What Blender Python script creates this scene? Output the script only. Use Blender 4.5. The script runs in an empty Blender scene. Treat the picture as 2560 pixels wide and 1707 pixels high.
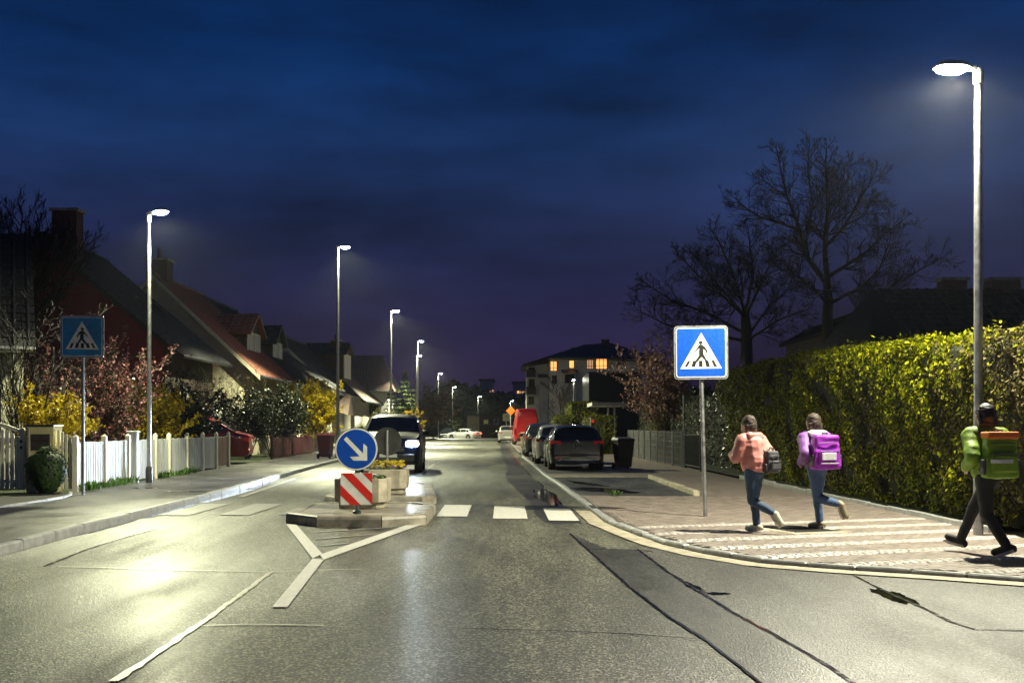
import bpy, bmesh, math, random
import numpy as np
from mathutils import Vector, Matrix, noise as mnoise
R = math.radians
SC = bpy.context.scene
COL = SC.collection
random.seed(7)
RNG = np.random.default_rng(7)

# ------------------------------------------------------------------ camera
FPX, CAMH, HOR = 2844.0, 1.4, 1067.0
cam = bpy.data.cameras.new('camera')
cam_o = bpy.data.objects.new('camera', cam)
COL.objects.link(cam_o)
cam_o.location = (0, 0, CAMH)
cam_o.rotation_euler = (math.pi / 2, 0, 0)
cam.lens = 40.0
cam.sensor_width = 36.0
cam.shift_y = 0.0834
cam.clip_end = 6000
SC.camera = cam_o

# ------------------------------------------------------------------ world: late dusk sky with thin cloud
world = bpy.data.worlds.new('World')
SC.world = world
world.use_nodes = True
wn, wl = world.node_tree.nodes, world.node_tree.links
bg = wn['Background']
sky = wn.new('ShaderNodeTexSky')
sky.sky_type = 'NISHITA'
sky.sun_disc = False
sky.sun_elevation = R(1.0)
sky.sun_rotation = R(200)
tc = wn.new('ShaderNodeTexCoord')
sep = wn.new('ShaderNodeSeparateXYZ')
wl.new(tc.outputs['Generated'], sep.inputs[0])
ramp = wn.new('ShaderNodeValToRGB')
els = ramp.color_ramp.elements
els[0].position = 0.0
els[0].color = (0.0075, 0.0058, 0.025, 1)
els[1].position = 1.0
els[1].color = (0.0010, 0.008, 0.040, 1)
for p, c in ((0.045, (0.0105, 0.0062, 0.026)), (0.10, (0.0095, 0.0080, 0.034)), (0.17, (0.0070, 0.0115, 0.042)), (0.24, (0.0040, 0.0160, 0.060)), (0.31, (0.0012, 0.0145, 0.064)), (0.42, (0.0005, 0.0090, 0.046))):
    e = els.new(p)
    e.color = (*c, 1)
wl.new(sep.outputs['Z'], ramp.inputs[0])
mp = wn.new('ShaderNodeMapping')
mp.inputs['Scale'].default_value = (1.6, 1.6, 6.0)
mp.inputs['Rotation'].default_value = (0, R(7), R(20))
wl.new(tc.outputs['Generated'], mp.inputs[0])
nz = wn.new('ShaderNodeTexNoise')
nz.inputs['Scale'].default_value = 1.5
nz.inputs['Detail'].default_value = 7
nz.inputs['Roughness'].default_value = 0.58
wl.new(mp.outputs[0], nz.inputs['Vector'])
mr = wn.new('ShaderNodeMapRange')
mr.inputs['From Min'].default_value = 0.32
mr.inputs['From Max'].default_value = 0.70
mr.inputs['To Min'].default_value = 0.36
mr.inputs['To Max'].default_value = 1.75
wl.new(nz.outputs[0], mr.inputs[0])
mul = wn.new('ShaderNodeMix')
mul.data_type = 'RGBA'
mul.blend_type = 'MULTIPLY'
mul.inputs[0].default_value = 1.0
wl.new(ramp.outputs[0], mul.inputs[6])
wl.new(mr.outputs[0], mul.inputs[7])
nsc = wn.new('ShaderNodeMix')
nsc.data_type = 'RGBA'
nsc.blend_type = 'MULTIPLY'
nsc.inputs[0].default_value = 1.0
nsc.inputs[7].default_value = (0.002, 0.003, 0.008, 1)
wl.new(sky.outputs[0], nsc.inputs[6])
add = wn.new('ShaderNodeMix')
add.data_type = 'RGBA'
add.blend_type = 'ADD'
add.inputs[0].default_value = 1.0
wl.new(mul.outputs[2], add.inputs[6])
wl.new(nsc.outputs[2], add.inputs[7])
wl.new(add.outputs[2], bg.inputs['Color'])
bg.inputs['Strength'].default_value = 1.12

SC.view_settings.view_transform = 'Standard'
SC.view_settings.look = 'None'
SC.view_settings.gamma = 1.0
SC.view_settings.use_curve_mapping = False
SC.view_settings.exposure = 0.3
SC.cycles.max_bounces = 5
SC.cycles.diffuse_bounces = 2
SC.cycles.glossy_bounces = 3
SC.cycles.transmission_bounces = 3
SC.cycles.volume_bounces = 0
SC.cycles.sample_clamp_indirect = 4.0
SC.cycles.use_light_tree = True

# ------------------------------------------------------------------ helpers
def GP(px, py, z=0.0):
    d = FPX * (CAMH - z) / (py - HOR)
    return ((px - 1280.0) / FPX * d, d)

def PD(px, py, d):
    return ((px - 1280.0) / FPX * d, d, CAMH + (HOR - py) / FPX * d)

class MB:
    """collects polygons, builds one mesh"""
    def __init__(s):
        s.v, s.f, s.m = [], [], []
        s.cm = 0
    def add(s, vs, fs):
        o = len(s.v)
        s.v += [tuple(q) for q in vs]
        for f in fs:
            s.f.append(tuple(i + o for i in f))
            s.m.append(s.cm)
        return s
    def box(s, x0, x1, y0, y1, z0, z1, M=None, top=1.0):
        cx, cy = (x0 + x1) / 2, (y0 + y1) / 2
        vs = [(x0, y0, z0), (x1, y0, z0), (x1, y1, z0), (x0, y1, z0)]
        vs += [(cx + (x - cx) * top, cy + (y - cy) * top, z1) for x, y, _ in vs]
        if M is not None:
            vs = [tuple(M @ Vector(q)) for q in vs]
        return s.add(vs, [(3, 2, 1, 0), (4, 5, 6, 7), (0, 1, 5, 4), (1, 2, 6, 5), (2, 3, 7, 6), (3, 0, 4, 7)])
    def chbox(s, x0, x1, y0, y1, z0, z1, b=0.01, M=None):
        """box with chamfered vertical and top edges"""
        def ring(i, z):
            return [(x0 + i + b, y0 + i, z), (x1 - i - b, y0 + i, z), (x1 - i, y0 + i + b, z), (x1 - i, y1 - i - b, z), (x1 - i - b, y1 - i, z), (x0 + i + b, y1 - i, z), (x0 + i, y1 - i - b, z), (x0 + i, y0 + i + b, z)]
        vs = ring(0, z0) + ring(0, z1 - b) + ring(b, z1)
        if M is not None:
            vs = [tuple(M @ Vector(q)) for q in vs]
        fs = [tuple(range(7, -1, -1)), tuple(range(16, 24))]
        for k in (0, 8):
            fs += [(k + i, k + (i + 1) % 8, k + 8 + (i + 1) % 8, k + 8 + i) for i in range(8)]
        return s.add(vs, fs)
    def prism(s, poly, a, b, axis='z'):
        """extrude 2-D polygon (ccw) between a and b along axis; x-> (y,z), y-> (x,z), z-> (x,y)"""
        n = len(poly)
        def p(q, h):
            return {'z': (q[0], q[1], h), 'y': (q[0], h, q[1]), 'x': (h, q[0], q[1])}[axis]
        vs = [p(q, a) for q in poly] + [p(q, b) for q in poly]
        fs = [tuple(range(n - 1, -1, -1)), tuple(range(n, 2 * n))]
        fs += [(i, (i + 1) % n, n + (i + 1) % n, n + i) for i in range(n)]
        if axis == 'y':
            fs = [tuple(reversed(f)) for f in fs]
        return s.add(vs, fs)
    def tube(s, pts, rad, n=8, caps=True):
        pts = [Vector(p) for p in pts]
        if not hasattr(rad, '__len__'):
            rad = [rad] * len(pts)
        vs, fs = [], []
        t = (pts[1] - pts[0]).normalized()
        up = Vector((0, 0, 1)) if abs(t.z) < .9 else Vector((1, 0, 0))
        a = t.cross(up).normalized()
        for i, p in enumerate(pts):
            if i == 0: t = pts[1] - p
            elif i == len(pts) - 1: t = p - pts[i - 1]
            else: t = pts[i + 1] - pts[i - 1]
            if t.length < 1e-9: t = Vector((0, 0, 1))
            t.normalize()
            a = a - t * a.dot(t)
            if a.length < 1e-6: a = t.orthogonal()
            a.normalize()
            b = t.cross(a)
            for k in range(n):
                w = 2 * math.pi * k / n
                vs.append(p + (a * math.cos(w) + b * math.sin(w)) * rad[i])
        for i in range(len(pts) - 1):
            for k in range(n):
                k2 = (k + 1) % n
                fs.append((i * n + k, i * n + k2, (i + 1) * n + k2, (i + 1) * n + k))
        if caps:
            fs += [tuple(range(n - 1, -1, -1)), tuple((len(pts) - 1) * n + k for k in range(n))]
        return s.add(vs, fs)
    def lathe(s, prof, n=16, c=(0, 0, 0), axis='z', caps=True):
        vs, fs = [], []
        for r, h in prof:
            for k in range(n):
                w = 2 * math.pi * k / n
                q = (r * math.cos(w), r * math.sin(w), h)
                if axis == 'x': q = (h, q[0], q[1])
                elif axis == 'y': q = (q[1], h, q[0])
                vs.append((c[0] + q[0], c[1] + q[1], c[2] + q[2]))
        for i in range(len(prof) - 1):
            for k in range(n):
                k2 = (k + 1) % n
                fs.append((i * n + k, i * n + k2, (i + 1) * n + k2, (i + 1) * n + k))
        if caps:
            fs += [tuple(range(n - 1, -1, -1)), tuple((len(prof) - 1) * n + k for k in range(n))]
        return s.add(vs, fs)
    def ball(s, c, r, n=10, m=6, sq=(1, 1, 1)):
        vs, fs = [(c[0], c[1], c[2] - r * sq[2])], []
        for i in range(1, m):
            a = -math.pi / 2 + math.pi * i / m
            for k in range(n):
                w = 2 * math.pi * k / n
                vs.append((c[0] + r * sq[0] * math.cos(a) * math.cos(w), c[1] + r * sq[1] * math.cos(a) * math.sin(w), c[2] + r * sq[2] * math.sin(a)))
        vs.append((c[0], c[1], c[2] + r * sq[2]))
        for k in range(n):
            fs.append((0, 1 + (k + 1) % n, 1 + k))
            fs.append((len(vs) - 1, 1 + (m - 2) * n + k, 1 + (m - 2) * n + (k + 1) % n))
        for i in range(m - 2):
            for k in range(n):
                k2 = (k + 1) % n
                fs.append((1 + i * n + k, 1 + i * n + k2, 1 + (i + 1) * n + k2, 1 + (i + 1) * n + k))
        return s.add(vs, fs)
    def capsule(s, p, q, r0, r1, n=12):
        p, q = Vector(p), Vector(q)
        t = (q - p)
        L = t.length
        t.normalize()
        pts, rr = [], []
        for k in range(5):
            a = math.pi / 2 * k / 4
            pts.append(p - t * r0 * math.cos(a)); rr.append(max(r0 * math.sin(a), r0 * .05))
        for k in range(5):
            a = math.pi / 2 * k / 4
            pts.append(q + t * r1 * math.sin(a)); rr.append(max(r1 * math.cos(a), r1 * .05))
        return s.tube(pts, rr, n)
    def mesh(s, name, smooth=False, angle=40):
        me = bpy.data.meshes.new(name)
        me.from_pydata(s.v, [], s.f)
        me.polygons.foreach_set('material_index', s.m)
        if smooth:
            me.polygons.foreach_set('use_smooth', [True] * len(s.f))
            me.update()
            me.set_sharp_from_angle(angle=R(angle))
        me.update()
        return me
    def build(s, name, mats, parent=None, smooth=False, angle=40, loc=None, fix=False):
        me = s.mesh(name, smooth, angle)
        if fix:
            bm = bmesh.new(); bm.from_mesh(me)
            bmesh.ops.recalc_face_normals(bm, faces=bm.faces)
            bm.to_mesh(me); bm.free()
        return link(name, me, mats, parent, loc)

def link(name, me, mats, parent=None, loc=None):
    if not isinstance(mats, (list, tuple)): mats = [mats]
    if len(me.materials) == 0:
        for m in mats: me.materials.append(m)
    o = bpy.data.objects.new(name, me)
    COL.objects.link(o)
    if parent is not None: o.parent = parent
    if loc is not None: o.location = loc
    return o

def np_mesh(name, V, F):
    """V (n,3) float, F (m,k) int -> mesh"""
    V = np.asarray(V, dtype=np.float32); F = np.asarray(F, dtype=np.int32)
    me = bpy.data.meshes.new(name)
    me.vertices.add(len(V)); me.vertices.foreach_set('co', V.ravel())
    k = F.shape[1]
    me.loops.add(F.size); me.loops.foreach_set('vertex_index', F.ravel())
    me.polygons.add(len(F)); me.polygons.foreach_set('loop_start', np.arange(0, F.size, k, dtype=np.int32))
    me.update(calc_edges=True)
    return me

def tag(o, label=None, cat=None, group=None, kind=None):
    if label: o['label'] = label
    if cat: o['category'] = cat
    if group: o['group'] = group
    if kind: o['kind'] = kind
    return o

def thing(name, label, cat, loc=(0, 0, 0), rz=0.0, group=None):
    o = bpy.data.objects.new(name, None)
    o.empty_display_size = .2
    COL.objects.link(o)
    o.location = loc
    o.rotation_euler = (0, 0, rz)
    return tag(o, label, cat, group)

def structure(o):
    o['kind'] = 'structure'
    return o

def copy_tree(o, parent=None):
    c = o.copy(); COL.objects.link(c)
    if parent is not None: c.parent = parent
    for ch in [k for k in o.children]:
        copy_tree(ch, c)
    return c

# ------------------------------------------------------------------ materials
def newmat(name):
    m = bpy.data.materials.new(name)
    m.use_nodes = True
    nt = m.node_tree
    return m, nt, nt.nodes['Principled BSDF']

def _noise(nt, scale, detail=3, rough=.55, world=True, stretch=None):
    n = nt.nodes.new('ShaderNodeTexNoise')
    n.inputs['Scale'].default_value = scale
    n.inputs['Detail'].default_value = detail
    n.inputs['Roughness'].default_value = rough
    g = nt.nodes.new('ShaderNodeNewGeometry') if world else nt.nodes.new('ShaderNodeTexCoord')
    src = g.outputs['Position'] if world else g.outputs['Object']
    if stretch:
        mpn = nt.nodes.new('ShaderNodeMapping')
        mpn.inputs['Scale'].default_value = stretch
        nt.links.new(src, mpn.inputs[0]); src = mpn.outputs[0]
    nt.links.new(src, n.inputs['Vector'])
    return n

def _ramp(nt, fac, stops):
    r = nt.nodes.new('ShaderNodeValToRGB')
    e = r.color_ramp.elements
    e[0].position, e[0].color = stops[0][0], (*stops[0][1], 1)
    e[1].position, e[1].color = stops[-1][0], (*stops[-1][1], 1)
    for p, c in stops[1:-1]:
        q = e.new(p); q.color = (*c, 1)
    nt.links.new(fac, r.inputs[0])
    return r

def _bump(nt, b, h, strength, dist):
    bp = nt.nodes.new('ShaderNodeBump')
    bp.inputs['Strength'].default_value = strength
    bp.inputs['Distance'].default_value = dist
    nt.links.new(h, bp.inputs['Height'])
    nt.links.new(bp.outputs[0], b.inputs['Normal'])
    return bp

def mat(name, col, rough=.6, metal=0.0, var=.25, scale=6.0, bump=0.0, bscale=60.0, bdist=.003, rvar=.1, world=True, stretch=None, coat=0.0, spec=.5):
    m, nt, b = newmat(name)
    n = _noise(nt, scale, 4, .6, world, stretch)
    lo = tuple(max(0, c * (1 - var)) for c in col); hi = tuple(min(1, c * (1 + var)) for c in col)
    r = _ramp(nt, n.outputs[0], [(.3, lo), (.7, hi)])
    nt.links.new(r.outputs[0], b.inputs['Base Color'])
    b.inputs['Metallic'].default_value = metal
    b.inputs['Specular IOR Level'].default_value = spec
    if coat:
        b.inputs['Coat Weight'].default_value = coat
        b.inputs['Coat Roughness'].default_value = .05
    if rvar:
        q = nt.nodes.new('ShaderNodeMapRange')
        q.inputs['From Min'].default_value = .3; q.inputs['From Max'].default_value = .7
        q.inputs['To Min'].default_value = max(.02, rough - rvar); q.inputs['To Max'].default_value = min(1, rough + rvar)
        nt.links.new(n.outputs[0], q.inputs[0]); nt.links.new(q.outputs[0], b.inputs['Roughness'])
    else:
        b.inputs['Roughness'].default_value = rough
    if bump:
        n2 = _noise(nt, bscale, 3, .6, world, stretch)
        _bump(nt, b, n2.outputs[0], bump, bdist)
    return m

def emit(name, col, strength, base=(.8, .8, .8)):
    m, nt, b = newmat(name)
    b.inputs['Base Color'].default_value = (*base, 1)
    b.inputs['Emission Color'].default_value = (*col, 1)
    b.inputs['Emission Strength'].default_value = strength
    n = _noise(nt, 8, 2)
    q = nt.nodes.new('ShaderNodeMapRange')
    q.inputs['To Min'].default_value = .25; q.inputs['To Max'].default_value = .4
    nt.links.new(n.outputs[0], q.inputs[0]); nt.links.new(q.outputs[0], b.inputs['Roughness'])
    return m

def leafmat(name, cols, rough=.5, trans=0.25):
    """colour differs from leaf to leaf"""
    m, nt, b = newmat(name)
    g = nt.nodes.new('ShaderNodeNewGeometry')
    k = len(cols)
    r = _ramp(nt, g.outputs['Random Per Island'], [(i / (k - 1), c) for i, c in enumerate(cols)])
    n = _noise(nt, 1.3, 3)
    mx = nt.nodes.new('ShaderNodeMix'); mx.data_type = 'RGBA'; mx.blend_type = 'MULTIPLY'; mx.inputs[0].default_value = 1.0
    r2 = _ramp(nt, n.outputs[0], [(.3, (.6, .6, .6)), (.7, (1.1, 1.1, 1.1))])
    nt.links.new(r.outputs[0], mx.inputs[6]); nt.links.new(r2.outputs[0], mx.inputs[7])
    nt.links.new(mx.outputs[2], b.inputs['Base Color'])
    b.inputs['Roughness'].default_value = rough
    b.inputs['Specular IOR Level'].default_value = .12 if 'thuja' in name or 'olive' in name else .4
    if trans:
        tr = nt.nodes.new('ShaderNodeBsdfTranslucent')
        nt.links.new(mx.outputs[2], tr.inputs[0])
        ms = nt.nodes.new('ShaderNodeMixShader'); ms.inputs[0].default_value = trans
        out = nt.nodes['Material Output']
        nt.links.new(b.outputs[0], ms.inputs[1]); nt.links.new(tr.outputs[0], ms.inputs[2]); nt.links.new(ms.outputs[0], out.inputs[0])
    return m

def asphalt(name, lo, hi, r0, r1, bump=.55, grain=95.0, wetscale=.7, stretch=(1, .35, 1), film=0.0):
    """damp asphalt: stone grain, wet and drier patches"""
    m, nt, b = newmat(name)
    g1 = _noise(nt, grain, 2, .7)
    g2 = _noise(nt, 1.1, 4, .6, True, stretch)
    v = nt.nodes.new('ShaderNodeTexVoronoi'); v.inputs['Scale'].default_value = grain * .8
    ge = nt.nodes.new('ShaderNodeNewGeometry'); nt.links.new(ge.outputs['Position'], v.inputs['Vector'])
    cr = _ramp(nt, g1.outputs[0], [(.3, lo), (.55, tuple((a + c) / 2 for a, c in zip(lo, hi))), (.75, hi)])
    dk = _ramp(nt, g2.outputs[0], [(.33, (.45, .45, .45)), (.67, (1.3, 1.3, 1.3))])
    chip = _ramp(nt, v.outputs['Color'], [(.0, (0, 0, 0)), (.58, (0, 0, 0)), (.76, (1, 1, 1))])
    ch = nt.nodes.new('ShaderNodeMix'); ch.data_type = 'RGBA'
    ch.inputs[7].default_value = (*[min(1, c * 3.6) for c in hi], 1)
    nt.links.new(chip.outputs[0], ch.inputs[0]); nt.links.new(cr.outputs[0], ch.inputs[6])
    mx = nt.nodes.new('ShaderNodeMix'); mx.data_type = 'RGBA'; mx.blend_type = 'MULTIPLY'; mx.inputs[0].default_value = 1
    nt.links.new(ch.outputs[2], mx.inputs[6]); nt.links.new(dk.outputs[0], mx.inputs[7]); nt.links.new(mx.outputs[2], b.inputs['Base Color'])
    b.inputs['Specular IOR Level'].default_value = .42
    g3 = _noise(nt, wetscale, 4, .65, True, stretch)
    q = nt.nodes.new('ShaderNodeMapRange'); q.inputs['From Min'].default_value = .35; q.inputs['From Max'].default_value = .65
    q.inputs['To Min'].default_value = r0; q.inputs['To Max'].default_value = r1
    nt.links.new(g3.outputs[0], q.inputs[0]); nt.links.new(q.outputs[0], b.inputs['Roughness'])
    ad = nt.nodes.new('ShaderNodeMath'); ad.operation = 'MULTIPLY_ADD'; ad.inputs[1].default_value = .6
    nt.links.new(v.outputs['Distance'], ad.inputs[0]); nt.links.new(g1.outputs[0], ad.inputs[2])
    _bump(nt, b, ad.outputs[0], bump, .006)
    if film:
        # thin water film on part of the surface
        fm = nt.nodes.new('ShaderNodeMapRange'); fm.inputs['From Min'].default_value = .42; fm.inputs['From Max'].default_value = .62
        fm.inputs['To Min'].default_value = film; fm.inputs['To Max'].default_value = film * .15
        nt.links.new(g3.outputs[0], fm.inputs[0]); nt.links.new(fm.outputs[0], b.inputs['Coat Weight'])
        b.inputs['Coat Roughness'].default_value = .26
        gc = _noise(nt, 34, 3, .6)
        bc = nt.nodes.new('ShaderNodeBump'); bc.inputs['Strength'].default_value = .5; bc.inputs['Distance'].default_value = .004
        nt.links.new(gc.outputs[0], bc.inputs['Height']); nt.links.new(bc.outputs[0], b.inputs['Coat Normal'])
    return m

M = {}
M['asphalt'] = asphalt('asphalt', (.011, .011, .009), (.086, .084, .060), .30, .62, 1.0, 84, .7, (1, .16, 1), .20)
M['asphalt_patch'] = asphalt('asphalt_patch', (.012, .012, .012), (.024, .024, .020), .40, .60, .5, 85)
M['asphalt_side'] = asphalt('asphalt_side', (.009, .009, .009), (.042, .040, .033), .45, .66, .9, 80, .7, (1, .3, 1))
M['wet_gutter'] = asphalt('wet_gutter', (.010, .010, .010), (.032, .030, .026), .30, .50, .5, 90)
M['bay_asphalt'] = asphalt('bay_asphalt', (.014, .014, .014), (.05, .05, .046), .3, .6, .4, 90)
M['foot_asphalt'] = asphalt('foot_asphalt', (.014, .013, .014), (.052, .048, .050), .28, .55, .35, 110, .9, (.8, .5, 1))
M['tar'] = mat('tar', (.012, .012, .012), .22, bump=.3, bscale=40, bdist=.004)
M['puddle'] = mat('puddle', (.010, .010, .009), .06, rvar=.03, bump=.02, bscale=6)
M['seam_glint'] = mat('seam_glint', (.52, .50, .40), .4, var=.3, scale=20, bump=.3, bscale=80)  # lamp reflection on the left tar seams, put into a pale base colour
M['paint'] = mat('paint', (.62, .60, .54), .5, var=.22, scale=22, bump=.35, bscale=120, bdist=.002)
M['paint_worn'] = mat('paint_worn', (.30, .29, .26), .45, var=.5, scale=16, bump=.4, bscale=120, bdist=.003)
M['kerb'] = mat('kerb', (.30, .30, .29), .42, var=.3, scale=9, bump=.4, bscale=70, bdist=.003)
M['island'] = mat('island', (.25, .225, .175), .5, var=.5, scale=5, bump=.4, bscale=90, bdist=.003)
M['island_top'] = mat('island_top', (.27, .24, .19), .45, var=.5, scale=3.5, bump=.3, bscale=60, bdist=.003)
M['concrete'] = mat('concrete', (.34, .30, .22), .7, var=.42, scale=5, bump=.35, bscale=110, bdist=.002)
M['paver'] = mat('paver', (.185, .150, .128), .6, var=.3, scale=4.5, bump=.35, bscale=120, bdist=.002)
M['joint'] = mat('joint', (.075, .065, .05), .8, var=.4, scale=20, bump=.3)
M['sett'] = mat('sett', (.37, .335, .31), .45, var=.3, scale=11, bump=.35, bscale=80, bdist=.003)
M['earth'] = mat('earth', (.035, .032, .022), .9, var=.5, scale=3, bump=.6, bscale=12, bdist=.03)
M['lawn'] = mat('lawn', (.030, .042, .014), .9, var=.5, scale=2, bump=.7, bscale=25, bdist=.03)
M['galv'] = mat('galv', (.36, .36, .37), .38, .85, var=.2, scale=14, bump=.1, bscale=50, bdist=.001)
M['alu'] = mat('alu', (.55, .56, .56), .34, .8, var=.12, scale=10)
M['darksteel'] = mat('darksteel', (.05, .055, .06), .45, .6, var=.3)
M['lampgrey'] = mat('lampgrey', (.30, .30, .29), .4, .3, var=.15)
M['led'] = emit('led', (1.0, 1.0, .80), 600.0)
M['blue'] = mat('blue', (.004, .065, .40), .35, var=.06, scale=30, coat=.3)
M['blue_old'] = mat('blue_old', (.010, .22, .46), .4, var=.25, scale=4, coat=.2)
M['white'] = mat('white', (.74, .73, .66), .42, var=.14, scale=5)
M['white_old'] = mat('white_old', (.80, .79, .68), .45, var=.15, scale=8)
M['red'] = mat('red', (.62, .025, .015), .38, var=.08, scale=20)
M['black'] = mat('black', (.012, .012, .012), .45, var=.2, scale=20)
M['signback'] = mat('signback', (.075, .075, .07), .42, .4, var=.25, scale=5)
M['render_cream'] = mat('render_cream', (.50, .45, .33), .85, var=.12, scale=2, bump=.3, bscale=60, bdist=.004)
M['render_yellow'] = mat('render_yellow', (.62, .54, .25), .85, var=.10, scale=3, bump=.3, bscale=90, bdist=.003)
M['render_olive'] = mat('render_olive', (.40, .38, .28), .85, var=.15, scale=2, bump=.3, bscale=60, bdist=.004)
M['render_grey'] = mat('render_grey', (.36, .35, .33), .85, var=.15, scale=1.5, bump=.3, bscale=40, bdist=.004)
M['render_white'] = mat('render_white', (.62, .60, .53), .85, var=.1, scale=1.5, bump=.2, bscale=40, bdist=.004)
M['render_red'] = mat('render_red', (.25, .028, .036), .8, var=.2, scale=2.5, bump=.3, bscale=60, bdist=.004)
M['brick_dark'] = mat('brick_dark', (.10, .05, .04), .85, var=.35, scale=9, bump=.4, bscale=30, bdist=.008)
M['tile_red'] = mat('tile_red', (.20, .068, .045), .65, var=.3, scale=6, bump=.4, bscale=20, bdist=.01)
M['tile_dark'] = mat('tile_dark', (.055, .055, .062), .7, spec=.2, var=.35, scale=6, bump=.4, bscale=20, bdist=.01)
M['tile_black'] = mat('tile_black', (.016, .016, .018), .8, spec=.15, var=.3, scale=6, bump=.4, bscale=20, bdist=.01)
M['tile_brown'] = mat('tile_brown', (.12, .085, .075), .55, var=.3, scale=6, bump=.4, bscale=20, bdist=.01)
M['wood_dark'] = mat('wood_dark', (.05, .035, .026), .7, var=.35, scale=8, stretch=(1, 1, .1), bump=.3, bscale=30)
M['wood_white'] = mat('wood_white', (.66, .62, .50), .55, var=.12, scale=9, stretch=(1, 1, .15), bump=.2, bscale=30)
M['slat'] = mat('slat', (.44, .45, .46), .55, var=.18, scale=7, stretch=(1, 1, .15), bump=.25, bscale=30)
M['slat_brown'] = mat('slat_brown', (.20, .12, .10), .6, var=.25, scale=7, stretch=(1, 1, .15), bump=.25, bscale=30)
M['fence_red'] = mat('fence_red', (.055, .012, .014), .55, var=.25, scale=8)
M['glass_dark'] = mat('glass_dark', (.012, .014, .016), .05, rvar=.02, var=.2, coat=.3)
M['win_lit'] = emit('win_lit', (1.0, .42, .10), 1.3)
M['win_lit_pale'] = emit('win_lit_pale', (1.0, .50, .22), .45)
M['curtain'] = mat('curtain', (.55, .54, .52), .8, var=.15, scale=20, stretch=(1, 1, .1))
M['frame_dark'] = mat('frame_dark', (.06, .04, .028), .6, var=.2)
M['bark'] = mat('bark', (.020, .016, .013), .9, var=.4, scale=10, stretch=(1, 1, .3), bump=.5, bscale=18, bdist=.01)
M['twig'] = mat('twig', (.017, .014, .012), .85, var=.35, scale=6)
M['twig_brown'] = mat('twig_brown', (.055, .036, .024), .8, var=.35, scale=6)
M['leaf_thuja'] = leafmat('leaf_thuja', [(.024, .036, .001), (.09, .11, .0015), (.20, .21, .002), (.32, .31, .003)], .5, .2)
M['leaf_thuja_brown'] = leafmat('leaf_thuja_brown', [(.035, .03, .008), (.07, .06, .012), (.12, .095, .03), (.16, .13, .06)], .6, .15)
M['hedge_core'] = mat('hedge_core', (.010, .011, .004), .95, var=.4, scale=4)
M['leaf_box'] = leafmat('leaf_box', [(.018, .042, .012), (.035, .075, .018), (.06, .11, .025)], .6, .2)
M['leaf_dark'] = leafmat('leaf_dark', [(.010, .018, .008), (.018, .028, .011), (.03, .038, .016), (.04, .04, .02)], .3, .1)
M['leaf_green'] = leafmat('leaf_green', [(.03, .08, .01), (.06, .14, .02), (.10, .20, .03)], .45, .3)
M['leaf_olive'] = leafmat('leaf_olive', [(.045, .05, .010), (.08, .085, .014), (.12, .115, .02)], .5, .25)
M['leaf_fir'] = leafmat('leaf_fir', [(.016, .030, .010), (.035, .055, .016), (.075, .095, .028), (.10, .11, .04)], .5, .15)
M['petal_yellow'] = leafmat('petal_yellow', [(.36, .25, .003), (.48, .35, .004), (.56, .42, .006)], .55, .3)
M['petal_pink'] = leafmat('petal_pink', [(.12, .05, .045), (.20, .085, .08), (.34, .17, .16), (.10, .05, .03), (.42, .09, .14)], .55, .3)
M['petal_blush'] = leafmat('petal_blush', [(.16, .085, .07), (.25, .14, .115), (.33, .20, .165)], .6, .3)
M['petal_white'] = leafmat('petal_white', [(.72, .70, .62), (.8, .78, .72), (.66, .6, .55)], .5, .25)
M['petal_violet'] = leafmat('petal_violet', [(.05, .03, .25), (.10, .05, .38), (.16, .07, .4)], .5, .2)
M['rubber'] = mat('rubber', (.014, .014, .014), .75, var=.25, scale=15)
M['rim'] = mat('rim', (.55, .53, .50), .3, .9, var=.1)
M['chrome'] = mat('chrome', (.75, .75, .74), .14, 1.0, var=.05)
M['paint_golf'] = mat('paint_golf', (.022, .024, .028), .3, .4, var=.1, scale=3, coat=.8, rvar=.04)
M['paint_silver'] = mat('paint_silver', (.46, .45, .42), .32, .6, var=.06, scale=3, coat=.8, rvar=.04)
M['paint_black'] = mat('paint_black', (.012, .013, .016), .3, .3, var=.1, scale=3, coat=.8, rvar=.04)
M['paint_blue'] = mat('paint_blue', (.004, .007, .020), .35, .0, spec=.15, var=.1, scale=3, coat=.2, rvar=.04)
M['paint_red'] = mat('paint_red', (.30, .012, .014), .32, .2, var=.08, scale=3, coat=.7, rvar=.04)
M['paint_vanred'] = mat('paint_vanred', (.46, .006, .010), .35, .0, var=.06, scale=3, coat=.6, rvar=.04)
M['paint_white'] = mat('paint_white', (.70, .70, .70), .35, .0, var=.05, scale=3, coat=.6, rvar=.04)
M['plastic_black'] = mat('plastic_black', (.018, .018, .018), .55, var=.2, bump=.15, bscale=150, bdist=.001)
M['tail_glow'] = emit('tail_glow', (1.0, .03, .015), .05, (.4, .01, .01))  # faint red glow; on the grey hatchback it imitates reflected lamplight
M['tail_bright'] = emit('tail_bright', (1.0, .05, .03), 9.0, (.4, .01, .01))
M['tail_off'] = mat('tail_off', (.30, .008, .008), .12, var=.2, coat=.6, rvar=.04)
M['head_on'] = emit('head_on', (.62, .82, 1.0), 70.0)
M['head_off'] = mat('head_off', (.5, .5, .5), .1, .5, rvar=.04)
M['plate'] = mat('plate', (.7, .7, .66), .4, var=.05)
M['bin_black'] = mat('bin_black', (.018, .019, .018), .5, var=.2, rvar=.08)
M['bin_brown'] = mat('bin_brown', (.30, .17, .09), .55, var=.15)
M['bin_red'] = mat('bin_red', (.13, .012, .014), .5, var=.15)
M['bin_grey'] = mat('bin_grey', (.07, .06, .07), .55, var=.15)
M['orange'] = mat('orange', (.75, .14, .02), .4, var=.06)
M['soil'] = mat('soil', (.03, .02, .013), .95, var=.4, scale=30, bump=.8, bscale=50, bdist=.02)
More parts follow.
